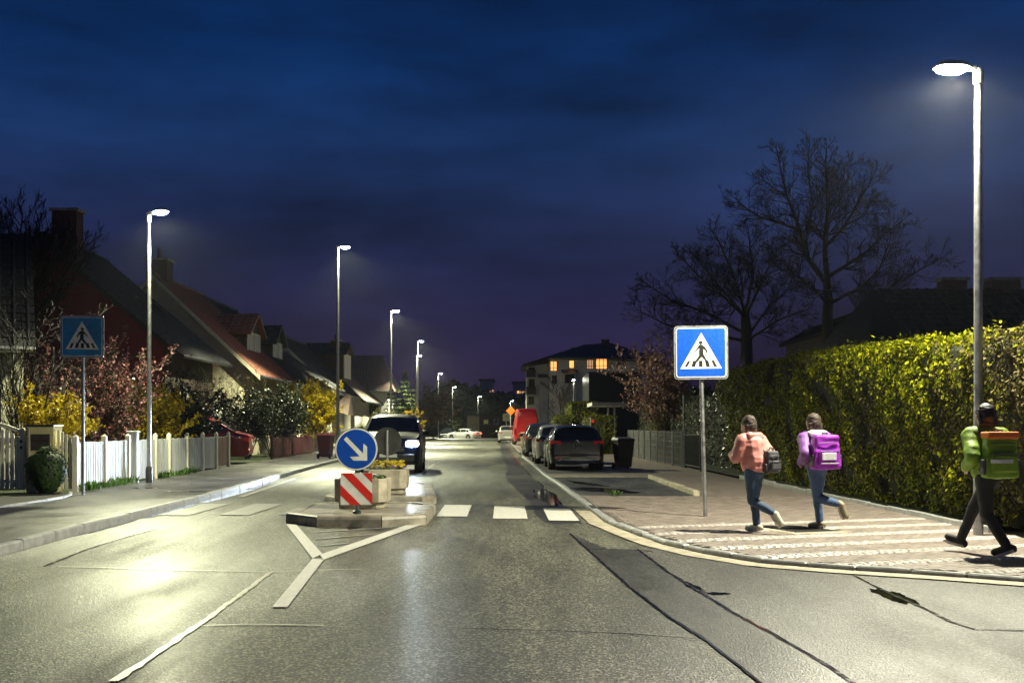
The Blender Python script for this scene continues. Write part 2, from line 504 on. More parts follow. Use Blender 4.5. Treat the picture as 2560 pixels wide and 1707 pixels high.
M['iron'] = mat('iron', (.06, .055, .05), .5, .5, var=.3, scale=20, bump=.4, bscale=60)
# ================================================================== ground, road, pavements
LK = [(-5.3, -8), (-5.45, 2), (-5.55, 9), (-5.58, 13), (-5.75, 19.5), (-5.87, 23), (-6.45, 34), (-7.0, 46), (-7.15, 70), (-7.5, 95), (-8.6, 112), (-9.2, 150), (-9.4, 195), (-9.0, 215), (-6.3, 245), (0, 300)]
RK = [(14, 8.9), (8, 9.4), (4.6, 10.2), (3.89, 10.7), (3.18, 11.1), (2.56, 11.6), (2.14, 12.4), (1.8, 13.45), (1.59, 14.8), (1.38, 16.45), (1.30, 19.5), (1.24, 21.8), (1.1, 27.5), (.89, 33.2), (.72, 42.4), (.45, 53), (0, 85.7), (-1.7, 166), (-1.3, 210), (2, 245), (9, 300)]
def xl(y): return float(np.interp(y, [p[1] for p in LK], [p[0] for p in LK]))
def xr(y): return 40.0 if y < 8.9 else float(np.interp(y, [p[1] for p in RK], [p[0] for p in RK]))
def xfence(y): return -8.67 - .04 * (y - 22.6)
def gz(y): return 0.0 if y < 140 else max(-5.7, -.03 * (y - 140))

def strip(name, ys, fa, fb, z, m, parent=None, nx=1):
    V, F = [], []
    for y in ys:
        a, b = fa(y), fb(y)
        for k in range(nx + 1):
            V.append((a + (b - a) * k / nx, y, z + gz(y)))
    w = nx + 1
    for i in range(len(ys) - 1):
        for k in range(nx):
            F.append((i * w + k, i * w + k + 1, (i + 1) * w + k + 1, (i + 1) * w + k))
    return link(name, np_mesh(name, V, F), m, parent)

def frange(a, b, s):
    n = max(1, int(round((b - a) / s)))
    return [a + (b - a) * i / n for i in range(n + 1)]

def ribbon(name, pts, w, z, m, parent=None, jit=0.0, sub=.25):
    P = [Vector((p[0], p[1], 0)) for p in pts]
    Q = []
    for a, b in zip(P, P[1:]):
        n = max(1, int((b - a).length / sub))
        Q += [a.lerp(b, i / n) for i in range(n)]
    Q.append(P[-1])
    V, F = [], []
    for i, p in enumerate(Q):
        t = (Q[min(i + 1, len(Q) - 1)] - Q[max(i - 1, 0)]).normalized()
        nrm = Vector((-t.y, t.x, 0))
        ww = w * (1 + random.uniform(-jit, jit)) / 2
        off = random.uniform(-jit, jit) * w * .5
        for s_ in (-1, 1):
            q = p + nrm * (off + s_ * ww)
            V.append((q.x, q.y, z + gz(q.y)))
    for i in range(len(Q) - 1):
        F.append((2 * i, 2 * i + 2, 2 * i + 3, 2 * i + 1))
    V = np.array(V); F = np.array(F)
    a, b, c = V[F[0][0]], V[F[0][1]], V[F[0][2]]
    if np.cross(b - a, c - a)[2] < 0: F = F[:, ::-1]
    return link(name, np_mesh(name, V, F), m, parent)

def sheet(name, poly, z, m, parent=None, th=None):
    mb = MB()
    A = sum(poly[i][0] * poly[(i + 1) % len(poly)][1] - poly[(i + 1) % len(poly)][0] * poly[i][1] for i in range(len(poly)))
    if A < 0: poly = poly[::-1]
    mb.add([(x, y, z) for x, y in poly], [tuple(range(len(poly)))])
    return mb.build(name, m, parent)

# base terrain, to the horizon
gy = [-40, 0, 60, 140, 200, 260, 330, 700, 4000]
V, F = [], []
for y in gy:
    for x in (-3000, -60, 60, 3000):
        V.append((x, y, gz(y) - .06))
for i in range(len(gy) - 1):
    for k in range(3):
        F.append((i * 4 + k, i * 4 + k + 1, i * 4 + k + 5, i * 4 + k + 4))
structure(link('ground', np_mesh('ground', V, F), M['earth']))

ys_r = frange(-6, 8.8, .8) + frange(8.9, 22, .12) + frange(22.5, 60, 1.5) + frange(62, 140, 6) + frange(146, 300, 12)
road = structure(strip('road', ys_r, xl, xr, 0, M['asphalt'], None, 4))

# side-road asphalt right of the long seam: lighter, older layer (a sheet of its own on the road)
def V2(px, py): return GP(px * 1.08844, py * 1.08844)
SE = {
 's1': [(1310, 1226), (1350, 1262), (1450, 1352), (1540, 1420), (1620, 1470), (1700, 1532), (1760, 1580)],
 's2': [(1465, 1262), (1530, 1312), (1610, 1362), (1690, 1412), (1780, 1460), (1870, 1512), (1965, 1572)],
 's3': [(1010, 1442), (1150, 1447), (1300, 1451), (1450, 1458), (1618, 1470)],
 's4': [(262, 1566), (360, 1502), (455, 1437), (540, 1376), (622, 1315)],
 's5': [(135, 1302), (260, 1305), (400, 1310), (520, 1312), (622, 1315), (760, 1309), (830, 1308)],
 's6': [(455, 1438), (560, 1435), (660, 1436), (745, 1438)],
 's7': [(1960, 1322), (2040, 1362), (2130, 1402), (2180, 1428), (2240, 1447), (2352, 1450)],
 's8': [(1350, 1262), (1400, 1262), (1465, 1264), (1500, 1268)],
 's9': [(100, 1302), (200, 1262), (300, 1232), (360, 1216)],
}
SEW = {k: [V2(*p) for p in v] for k, v in SE.items()}
sideasphalt = [V2(1470, 1270)] + SEW['s2'][1:] + [(4.2, 4.2), (13, 4.2), (13.5, 8.6), (8, 9.1), (4.7, 9.75), (3.2, 10.72), (2.4, 11.35), (1.95, 12.35), (1.62, 13.3)]
sheet('side_asphalt', sideasphalt, .004, M['asphalt_side'], road)
stripasphalt = SEW['s1'] + [SEW['s2'][-1]] + SEW['s2'][::-1][1:] + [V2(1400, 1262)]
sheet('patch_asphalt', stripasphalt, .0045, M['asphalt_patch'], road)
leftpatch = SEW['s4'] + SEW['s5'][:5][::-1][1:] + [GP(40, 1430), GP(60, 1690)]
# wet gutter strip along the kerb of the parking side
strip('wet_gutter', frange(16.6, 120, 1.2), lambda y: xr(y) - .92 - .12 * mnoise.noise((0, y * .4, 0)) - .2 * math.exp(-((y - 30) / 6) ** 2), lambda y: xr(y) - .36, .004, M['wet_gutter'], road)
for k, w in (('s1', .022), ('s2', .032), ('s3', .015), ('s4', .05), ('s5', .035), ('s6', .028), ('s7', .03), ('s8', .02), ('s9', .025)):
    ribbon('tar_seam', SEW[k], w, .009, M['seam_glint'] if k in ('s4', 's5', 's6') else M['tar'], road, .3, .12)  # left seams take the painted reflection, the others plain tar
ribbon('tar_seam', [(xr(y) - .38, y) for y in frange(20.5, 60, 2)], .035, .009, M['puddle'], road, .5, .4)
def blob(cx, cy, rx, ry, rot=0, seed=0, n=90):
    out = []
    for k in range(n):
        a = 2 * math.pi * k / n
        r = 1 + .50 * mnoise.noise((math.cos(a) * 1.9 + seed, math.sin(a) * 1.9, seed * 1.7)) + .16 * mnoise.noise((math.cos(a) * 6 + seed, math.sin(a) * 6, 3.1))
        x, y = rx * r * math.cos(a), ry * r * math.sin(a)
        out.append((cx + x * math.cos(rot) - y * math.sin(rot), cy + x * math.sin(rot) + y * math.cos(rot)))
    return out
for (px, py, rx, ry, rot, sd) in ((2050, 1370, .11, .42, .0, 1), (1596, 1350, .05, .35, .06, 2), (1650, 1364, .10, .07, 0, 3), (820, 1190, .35, 1.6, .1, 5), (1255, 1140, .22, 2.6, .02, 6),):
    c = V2(px, py)
    sheet('puddle', blob(*c, rx, ry, rot, sd), .0075, M['puddle'], road)
for y0, y1, w in ((17.5, 20.5, .14), (21, 25.5, .34), (25.8, 29, .22), (15, 17, .07)):
    pts = [(xl(y) + .02, y) for y in frange(y0, y1, .3)] + [(xl(y) + .03 + w * (.55 + .6 * mnoise.noise((y * 1.3, 2.2, 0))), y) for y in frange(y1, y0, .3)]
    pts += []
    sheet('puddle', pts, .0065, M['puddle'], road)

# painted markings -------------------------------------------------
def quadmark(pts, name='marking_line', m=None):
    return sheet(name, pts, .011, m or M['paint'], road)
A1, A2 = V2(657, 1204), V2(740, 1284)
quadmark([V2(657, 1205), V2(680, 1205), V2(740, 1273), V2(718, 1284)])
quadmark([V2(976, 1203), V2(938, 1205), V2(735, 1275), V2(743, 1287)])
quadmark([V2(718, 1284), V2(743, 1287), V2(660, 1396), V2(625, 1396)])
for (a, b) in (((712, 1224), (900, 1213)), ((722, 1240), (850, 1229)), ((732, 1256), (800, 1249))):
    p, q = V2(*a), V2(*b)
    quadmark([p, q, (q[0], q[1] + .10), (p[0], p[1] + .10)], 'hatch_line', M['paint_worn'])
for xs, xe, yn, yf in ((-1.18, -.70, 17.75, 20.3), (-.29, .24, 17.3, 20.0), (.55, 1.0, 16.95, 19.4)):
    quadmark([(xs, yn), (xe, yn - .05), (xe - .02, yf), (xs - .02, yf + .05)], 'zebra_stripe')
for k in range(3):
    x0 = -5.6 + k * .95
    quadmark([(x0, 18.0 + .05 * k), (x0 + .5, 17.95), (x0 + .5, 20.6), (x0, 20.65)], 'zebra_stripe', M['paint_worn'])
quadmark([V2(560, 1142), V2(640, 1114), V2(680, 1100), V2(676, 1098), V2(600, 1124), V2(545, 1142)], m=M['paint_worn'])
quadmark([V2(968, 1092), V2(1000, 1066), V2(994, 1066), V2(958, 1092)], m=M['paint_worn'])

# kerbs ------------------------------------------------------------
def resample(pts, step):
    P = [Vector((p[0], p[1], 0)) for p in pts]
    L = [0]
    for a, b in zip(P, P[1:]): L.append(L[-1] + (b - a).length)
    n = max(1, int(L[-1] / step))
    out = []
    for i in range(n + 1):
        s = min(i * step, L[-1] - 1e-6)
        j = max(k for k in range(len(L)) if L[k] <= s + 1e-9)
        j = min(j, len(P) - 2)
        t = (s - L[j]) / max(1e-9, L[j + 1] - L[j])
        out.append(P[j].lerp(P[j + 1], t))
    return out

def kerb_row(parent, pts, side, step, w, zt, m, gap=.012, dz=.006, b=.02):
    Q = resample(pts, step)
    for a, c in zip(Q, Q[1:]):
        t = c - a; L = t.length; t.normalize()
        if L < .1: continue
        nrm = Vector((-t.y, t.x, 0)) * side
        mid = (a + c) / 2 + nrm * w / 2
        mb = MB()
        z1 = zt + random.uniform(-dz, dz)
        mb.chbox(-L / 2 + gap / 2, L / 2 - gap / 2, -w / 2 + random.uniform(-.006, .006), w / 2, -.12, z1, b)
        o = mb.build('kerb_stone', m, parent)
        o.location = (mid.x, mid.y, gz(mid.y))
        o.rotation_euler = (0, 0, math.atan2(t.y, t.x))

kerb_left = structure(strip('kerb_left', frange(60, 300, 8), lambda y: xl(y) - .13, xl, .12, M['kerb']))
kerb_row(kerb_left, [(xl(y), y) for y in frange(5, 60, 1)], 1, 1.0, .13, .12, M['kerb'])
kerb_right = structure(strip('kerb_right', frange(60, 300, 8), xr, lambda y: xr(y) + .11, .055, M['kerb']))
RKd = [p for p in RK if p[1] < 60]
kerb_row(kerb_right, RKd[1:], -1, .5, .11, .055, M['kerb'], .014, .008, .012)
# flat drain strip of concrete in front of the corner kerb
off = []
Qr = resample(RKd[1:11], .25)
for i, p in enumerate(Qr):
    t = (Qr[min(i + 1, len(Qr) - 1)] - Qr[max(0, i - 1)]).normalized()
    n = Vector((-t.y, t.x, 0))
    off.append((p + n * .14)[:2])
ribbon('drain_strip', off, .25, .012, M['concrete'], kerb_right, .05, .3)

# left pavement and gardens
pave_left = structure(strip('pavement_left', frange(-6, 60, 1.5) + frange(64, 140, 8) + frange(148, 300, 12), xfence, lambda y: xl(y) - .13, .112, M['foot_asphalt'], None, 2))
structure(strip('garden_left', frange(-6, 60, 3) + frange(70, 300, 12), lambda y: -60, xfence, .10, M['lawn']))
edge_pts = [(-8.5, 15), (-8.05, 19.3), (-8.12, 21.0), (-8.62, 22.3)]
ea = sheet('garden_bed', [(-9.6, 13)] + [(-8.62, 13)] + edge_pts + [(-9.4, 22.5)], .118, M['earth'], pave_left)
kerb_row(pave_left, edge_pts, 1, .8, .06, .15, M['kerb'], .012, .006, .008)
for (px, py, rx, ry) in ((1150 * .3189, 750 + 1472 * .3189, .35, .12), (470, 1228, .5, .14)):
    c = GP(px, py, .115)
    sheet('puddle', blob(c[0], c[1], rx, ry, 0, px), .117, M['puddle'], pave_left)

# right pavement
structure(strip('garden_right', frange(8, 60, 4) + frange(70, 300, 12), lambda y: 6.3 if y > 12.9 else 40, lambda y: 60, .02, M['lawn']))
pave_right = structure(strip('pavement_right', frange(8.9, 22, .12), lambda y: xr(y) + .1, lambda y: 6.35 if y > 12.9 else 30, .028, M['joint'], None, 3))
pave_far = structure(strip('pavement_far', frange(22, 60, 1.5) + frange(64, 140, 8) + frange(148, 300, 12), lambda y: xr(y) + .1, lambda y: 6.0, .03, M['paver'], None, 2))
bay = sheet('parking_bay', [(xr(22.6) + .12, 22.9), (3.62, 22.5), (3.62, 31.0), (xr(31) + .12, 31.0)], .035, M['bay_asphalt'], pave_far)
sheet('puddle', blob(2.0, 24.6, .45, 1.2, .5, 4), .038, M['puddle'], bay)
sheet('puddle', blob(1.75, 27.6, .22, 1.4, .25, 9), .038, M['puddle'], bay)
kerb_row(pave_far, [(3.62, 22.7), (3.62, 31.1)], -1, .95, .13, .13, M['concrete'], .012, .006, .015)
kerb_row(pave_far, [(3.7, 31.1), (1.15, 31.1)], -1, .85, .10, .05, M['concrete'], .012, .004, .01)
sheet('parking_lane', [(xr(34) + .12, 33.6), (3.0, 33.6), (2.6, 62), (xr(62) + .12, 62)], .035, M['foot_asphalt'], pave_far)

# pavers and bands of pale setts on the corner plaza
E1, E2, O0 = np.array([.945, .326]), np.array([-.326, .945]), np.array([1.74, 15.4])
def inside(x, y):
    return x > xr(y) + .15 and x > xr(y - .14) + .02 and x < 6.28 and y < 22.35 and x < .62 * y + .4
cand_p, cand_s = [], []
v = -6.6
row = 0
while v < 8.5:
    k = round(-v / .9)
    isband = 0 <= k <= 6 and abs(v + .9 * k) < .145
    dv = .094 if isband else .102
    du = .097 if isband else .205
    u = -4.0 + (row % 2) * du / 2
    while u < 9:
        c = O0 + E1 * u + E2 * v
        if inside(*c) and inside(*(c - E1 * du * .4)) and inside(*(c + E1 * du * .4)):
            (cand_s if isband else cand_p).append((math.hypot(*c), c[0], c[1]))
        u += du * (1 + (random.uniform(-.05, .05) if isband else 0))
    v += dv
    row += 1
ROT = math.atan2(E1[1], E1[0])
def piece_mesh(name, lx, ly, h, b, m, wob=0.0):
    mb = MB()
    lx, ly = lx / 2, ly / 2
    vs = [(-lx, -ly, -.02), (lx, -ly, -.02), (lx, ly, -.02), (-lx, ly, -.02)]
    vs += [(x * 1.0, y * 1.0, h - b) for x, y, _ in vs[:4]]
    vs += [(x - math.copysign(b, x) + random.uniform(-wob, wob), y - math.copysign(b, y) + random.uniform(-wob, wob), h + random.uniform(-wob, wob) * .5) for x, y, _ in vs[:4]]
    fs = [(8, 9, 10, 11)]
    for k in (0, 4):
        fs += [(k + i, k + (i + 1) % 4, k + 4 + (i + 1) % 4, k + 4 + i) for i in range(4)]
    mb.add(vs, fs)
    me = mb.mesh(name); me.materials.append(m)
    return me
PM = [piece_mesh('paver', .199, .097, .016, .004, M['paver'], .001) for _ in range(3)]
SM = [piece_mesh('sett', .088, .086, .020, .011, M['sett'], .006) for _ in range(6)]
def lay(cands, meshes, name, dz):
    cands.sort()
    # the 300 largest in view are objects, the rest one mesh
    vis = [c for c in cands if c[1] < .452 * c[2]]
    near = vis[:300]
    ns = set(id(c) for c in near)
    for d, x, y in near:
        o = bpy.data.objects.new(name, random.choice(meshes))
        COL.objects.link(o); o.parent = pave_right
        o.location = (x, y, .028 + random.uniform(0, dz)); o.rotation_euler = (random.uniform(-.012, .012), random.uniform(-.012, .012), ROT + random.uniform(-.02, .02))
    Vs, Fs, off = [], [], 0
    data = []
    for me in meshes:
        vv = np.empty(len(me.vertices) * 3, np.float32); me.vertices.foreach_get('co', vv)
        data.append((vv.reshape(-1, 3), np.array([list(p.vertices) for p in me.polygons])))
    for c in cands:
        if id(c) in ns: continue
        vv, ff = random.choice(data)
        a = ROT + random.uniform(-.02, .02)
        ca, sa = math.cos(a), math.sin(a)
        q = np.stack([vv[:, 0] * ca - vv[:, 1] * sa + c[1], vv[:, 0] * sa + vv[:, 1] * ca + c[2], vv[:, 2] + .028 + random.uniform(0, dz)], 1)
        Vs.append(q); Fs.append(ff + off); off += len(vv)
    o = link(name + '_field', np_mesh(name + '_field', np.concatenate(Vs), np.concatenate(Fs)), meshes[0].materials[0], pave_right)
    o['kind'] = 'stuff'
lay(cand_p, PM, 'paver', .003)
lay(cand_s, SM, 'sett', .006)
PZ = .046
# man-hole cover with frame among the pavers
mh = thing('manhole_cover', 'square iron manhole cover in a concrete frame among the pavers', 'manhole', (*GP(2010, 1325, .05), PZ), ROT)
MB().chbox(-.42, .42, -.42, .42, -.03, .012, .01).build('frame', M['concrete'], mh)
mbx = MB()
mbx.chbox(-.33, .33, -.33, .33, -.03, .016, .006)
cov = mbx.build('cover', M['iron'], mh)
for i in range(5):
    MB().box(-.28, .28, -.26 + i * .12, -.22 + i * .12, .016, .022).build('rib', M['iron'], cov)

# traffic islands ---------------------------------------------------
def island(poly, label):
    cx = sum(p[0] for p in poly) / len(poly); cy = sum(p[1] for p in poly) / len(poly)
    t = thing('traffic_island', label, 'traffic island', (cx, cy, 0))
    P = [Vector((p[0] - cx, p[1] - cy, 0)) for p in poly]      # ccw
    n = len(P)
    def offset(w):
        out = []
        for i in range(n):
            a, b, c = P[i - 1], P[i], P[(i + 1) % n]
            t1, t2 = (b - a).normalized(), (c - b).normalized()
            n1, n2 = Vector((-t1.y, t1.x, 0)), Vector((-t2.y, t2.x, 0))
            bis = (n1 + n2).normalized()
            out.append(b + bis * (w / max(.3, bis.dot(n1))))
        return out
    In, Ch, Ch0 = offset(.20), offset(.035), offset(.0)
    MB().prism([(q.x, q.y) for q in offset(.19)], .0, .142).build('top_slab', M['island_top'], t)
    for i in range(n):
        j = (i + 1) % n
        L = (P[j] - P[i]).length
        k = max(1, round(L / .8))
        for s in range(k):
            g = .006 / L
            u0, u1 = s / k + g, (s + 1) / k - g
            def lp(Q, u): return Q[i].lerp(Q[j], u)
            z1 = .155 + random.uniform(-.004, .004)
            vs = []
            for u in (u0, u1):
                o_, c_, e_ = lp(Ch0, u), lp(Ch, u), lp(In, u)
                vs += [(o_.x, o_.y, -.02), (o_.x, o_.y, z1 - .05), (o_.lerp(c_, .35).x, o_.lerp(c_, .35).y, z1 - .016), (c_.x, c_.y, z1), (e_.x, e_.y, z1), (e_.x, e_.y, -.02)]
            fs = [(a, a + 6, a + 7, a + 1) for a in range(5)] + [(0, 1, 2, 3, 4, 5), (11, 10, 9, 8, 7, 6)]
            MB().add(vs, fs).build('kerb_stone', M['island'], t, fix=True)
    return t
island([(-3.30, 16.6), (-2.74, 15.92), (-1.82, 15.9), (-1.22, 16.3), (-1.24, 18.5), (-1.55, 18.95), (-3.1, 18.95), (-3.42, 18.5)], 'concrete traffic island carrying the white arrow sign, ending before the zebra crossing')
island([(-3.45, 20.9), (-3.2, 20.4), (-1.62, 20.4), (-1.38, 20.8), (-1.75, 25.2), (-2.4, 26.0), (-3.0, 26.0), (-3.55, 25.2)], 'wet concrete traffic island beyond the zebra crossing, carrying the pansy planter')
# ================================================================== street furniture
def spot(parent, loc, energy, size, blend, col, rad=.12, rot=(0, 0, 0), name='lamp_light', batwing=0.0):
    l = bpy.data.lights.new(name, 'SPOT')
    l.energy = energy; l.spot_size = R(size); l.spot_blend = blend; l.color = col; l.shadow_soft_size = rad
    if batwing:
        # street optics throw more light sideways than straight down
        l.use_nodes = True
        nt = l.node_tree
        em = nt.nodes['Emission']
        tcn = nt.nodes.new('ShaderNodeTexCoord'); sp = nt.nodes.new('ShaderNodeSeparateXYZ')
        nt.links.new(tcn.outputs['Normal'], sp.inputs[0])
        ab = nt.nodes.new('ShaderNodeMath'); ab.operation = 'ABSOLUTE'; nt.links.new(sp.outputs['Z'], ab.inputs[0])
        pw = nt.nodes.new('ShaderNodeMath'); pw.operation = 'POWER'; pw.inputs[1].default_value = -batwing; nt.links.new(ab.outputs[0], pw.inputs[0])
        mn = nt.nodes.new('ShaderNodeMath'); mn.operation = 'MINIMUM'; mn.inputs[1].default_value = 4.0; nt.links.new(pw.outputs[0], mn.inputs[0])
        nt.links.new(mn.outputs[0], em.inputs['Strength'])
    o = bpy.data.objects.new(name, l)
    COL.objects.link(o); o.parent = parent; o.location = loc; o.rotation_euler = rot
    return o

def street_lamp(loc, h, reach, rz, label, energy, r0=.065, r1=.04, tilt=12, size=155, blend=.55, sleeve=True, headlen=.34, group='street lamps', wing=1.5, col=(.99, 1.0, .62)):
    t = thing('street_lamp', label, 'street lamp', loc, rz, group)
    mb = MB()
    mb.tube([(0, 0, 0), (0, 0, h * .3), (0, 0, h * .65), (0, 0, h - .02)], [r0, r0 * .9, (r0 + r1) / 2, r1], 14)
    mb.build('pole', M['galv'], t, True)
    if sleeve:
        MB().lathe([(r0 * 1.5, 0), (r0 * 1.5, .30), (r0 * 1.25, .36), (r0 * 1.02, .38)], 14).build('base_sleeve', M['darksteel'], t, True)
    MB().lathe([(r1 * 1.35, h - .17), (r1 * 1.5, h - .05), (r1 * 1.25, h + .01), (r1 * .6, h + .035)], 12).build('collar', M['lampgrey'], t, True)
    a0 = reach - headlen * .55
    MB().add([(-.05, -.045, h - .01), (a0, -.05, h + .0), (a0, .05, h + .0), (-.05, .045, h - .01), (-.05, -.045, h + .05), (a0, -.05, h + .06), (a0, .05, h + .06), (-.05, .045, h + .05)],
             [(3, 2, 1, 0), (4, 5, 6, 7), (0, 1, 5, 4), (1, 2, 6, 5), (2, 3, 7, 6), (3, 0, 4, 7)]).build('arm', M['lampgrey'], t)
    hl = headlen * .62
    prof = []
    for k in range(20):
        a = 2 * math.pi * k / 20
        ca, sa = math.cos(a), math.sin(a)
        prof.append((reach + hl * math.copysign(abs(ca) ** .6, ca), .15 * math.copysign(abs(sa) ** .7, sa)))
    hd = MB()
    n = 20
    vs = [(x, y, h + .012) for x, y in prof] + [(x, y, h + .045) for x, y in prof] + [(reach + (x - reach) * .7, y * .7, h + .085) for x, y in prof]
    fs = [tuple(range(n - 1, -1, -1)), tuple(range(2 * n, 3 * n))] + [(q * n + i, q * n + (i + 1) % n, (q + 1) * n + (i + 1) % n, (q + 1) * n + i) for q in (0, 1) for i in range(n)]
    head = hd.add(vs, fs).build('lamp_head', M['lampgrey'], t, True, 50)
    df = MB()
    rings = []
    for s_, z in ((.86, .010), (.80, -.022), (.6, -.045), (.25, -.058)):
        rings.append([(reach + (x - reach) * s_, y * s_, h + z) for x, y in prof])
    vs = [p for r_ in rings for p in r_]
    fs = [(q * n + (i + 1) % n, q * n + i, (q + 1) * n + i, (q + 1) * n + (i + 1) % n) for q in range(3) for i in range(n)] + [tuple(3 * n + i for i in range(n - 1, -1, -1))]
    df.add(vs, fs).build('diffuser', M['led'], head, True, 80)
    spot(t, (reach, 0, h - .13), energy, size, blend, col, .10, (0, R(-tilt), 0), 'lamp_light', wing)
    return t

LE = 1.0
street_lamp((5.86, 14.3, PZ), 5.83, -.36, R(8), 'tall lit lamp post standing before the clipped hedge', 3700 * LE, .062, .045, -3, 156, .3, False, .36, wing=.8, col=(1.0, .96, .72))
street_lamp((-8.42, 26.4, .112), 6.2, .50, R(-42), 'lit lamp post with dark base sleeve rising from the slatted fence by the crossing', 2300 * LE, .054, .038, 17, 134, .5)
lamps = [((-7.35, 48, .112), 8.85, .32, 'brown-footed lit lamp post beside the dark red wheelie bin', 1500),
         ((-7.5, 70.5, .112), 8.45, .32, 'lit lamp post in front of the hip-roofed house', 2100),
         ((-7.8, 94, .112), 8.35, .32, 'lit lamp post beside the tall conifer, taller of two nearly in line', 2300),
         ((-9.4, 112, .112), 8.3, .32, 'lit lamp post just behind the one beside the tall conifer', 1500),
         ((-9.55, 147, .0), 8.3, .35, 'lit lamp post above the pink blossom tree down the street', 2000),
         ((-9.75, 186, -1.3), 9.2, .4, 'lit lamp post behind the bushy pine near the parked dark car', 1800),
         ((-6.9, 230, -2.7), 10.2, .5, 'lit lamp post behind the white car at the far end', 1800),
         ((-.35, 235, -2.8), 9.6, .5, 'lit lamp post peeping out beside the red van', 1500)]
for loc, h, rc, lab, en in lamps:
    street_lamp(loc, h, rc, R(-5), lab, en * LE * 3.6, .075, .045, 12, 138, .4, loc[1] < 60)
street_lamp((PD(1434, 1000, 104)[0], 104, .05), 5.65, .0, R(0), 'short lit path lamp standing before the apartment house', 3000 * LE, .06, .05, 0, 150, .5, False, .2)

# ------------------------------------------------------------------ signs
def rsq(w, r, n=6, cx=0, cz=0, h=None):
    h = h or w
    out = []
    for sx, sz, a0 in ((1, 1, 0), (-1, 1, 90), (-1, -1, 180), (1, -1, 270)):
        for k in range(n + 1):
            a = R(a0 + 90 * k / n)
            out.append((cx + sx * (w / 2 - r) + r * math.cos(a), cz + sz * (h / 2 - r) + r * math.sin(a)))
    return out

def flat(poly, y0, y1, name, m, parent):
    return MB().prism(poly, y1, y0, 'y').build(name, m, parent, fix=True)

def crossing_sign(loc, rz, roll, size, zc, mirror, label, mats, lean=0.0, rpost=.032):
    blue, white, rimm = mats
    t = thing('crossing_sign', label, 'traffic sign', loc, rz, 'pedestrian crossing signs')
    t.rotation_euler = (0, R(lean), rz)
    MB().tube([(0, .0, -.02), (0, .0, zc + size * .42)], rpost, 12).build('post', M['galv'], t, True)
    pl = bpy.data.objects.new('sign_plate', None)
    fr = flat(rsq(size, size * .07), -.065, -.038, 'sign_plate', rimm, t)
    fr.location = (0, 0, zc); fr.rotation_euler = (0, R(roll), 0)
    bpy.data.objects.remove(pl)
    flat(rsq(size * .955, size * .05), -.0675, -.064, 'dark_edge', M['black'], fr)
    flat(rsq(size * .93, size * .05), -.069, -.0670, 'white_border', white, fr)
    flat(rsq(size * .895, size * .04), -.0705, -.0685, 'blue_field', blue, fr)
    S = size * .93 / 390.0
    def cv(pts):
        o_ = []
        ca, sa = math.cos(R(-3.2)), math.sin(R(-3.2))
        for x, y in pts:
            u, w = (x - 585) * S, (440 - y) * S
            u, w = u * ca - w * sa, u * sa + w * ca
            o_.append((-u if mirror else u, w))
        return o_
    def ccw(p):
        A = sum(p[i][0] * p[(i + 1) % len(p)][1] - p[(i + 1) % len(p)][0] * p[i][1] for i in range(len(p)))
        return p if A > 0 else p[::-1]
    flat(ccw(cv([(578, 286), (752, 556), (430, 576)])), -.072, -.070, 'white_triangle', white, fr)
    blk = [
        [(578 + 15 * math.cos(a * math.pi / 6), 364 + 15 * math.sin(a * math.pi / 6)) for a in range(12)],
        [(562, 354), (594, 352), (595, 356), (563, 358)],
        [(566, 381), (592, 379), (602, 396), (605, 455), (600, 468), (572, 470), (568, 430), (571, 400)],
        [(567, 383), (575, 403), (546, 430), (533, 442), (529, 434), (547, 414)],
        [(592, 379), (614, 395), (634, 426), (637, 445), (628, 447), (621, 429), (600, 408)],
        [(571, 462), (594, 470), (566, 508), (547, 526), (527, 522), (528, 516), (543, 509)],
        [(584, 466), (604, 452), (628, 490), (650, 517), (632, 526), (620, 521), (631, 513), (609, 492)]]
    for b_ in blk:
        flat(ccw(cv(b_)), -.0735, -.0715, 'walking_figure', M['black'], fr)
    for x0, x1, hw in ((473, 496, 11), (530, 540, 15), (588, 585, 15), (646, 631, 15), (704, 678, 12)):
        y0 = 559 - (x0 - 473) * .05
        flat(ccw(cv([(x0 - hw, y0), (x0 + hw, y0 - 1), (x1 + hw * .9, y0 - 50), (x1 - hw * .9, y0 - 49)])), -.0735, -.0715, 'black_bar', M['black'], fr)
    for s_ in (-.3, .3):
        MB().box(-size * .25, size * .25, -.038, -.028, s_ * size - .02, s_ * size + .02).build('bracket', M['galv'], fr)
    return t, fr
rx, ry = GP(1763, 1290, PZ)
crossing_sign((rx, ry, PZ), R(-4), 1.2, .81, 2.48, False, 'bright blue pedestrian crossing sign on the paved corner by the hedge', (M['blue'], M['white'], M['alu']), -1.6)
lx, ly = GP(208, 1236, .112)
ts, fs_ = crossing_sign((lx, ly, .112), R(6), 0, .80, 3.0, True, 'faded teal blue pedestrian crossing sign in front of the slatted fence', (M['blue_old'], M['white_old'], M['alu']))
flat(rsq(.07, .004, 2, .27, -.355, .03), -.072, -.070, 'sticker', M['white'], fs_)

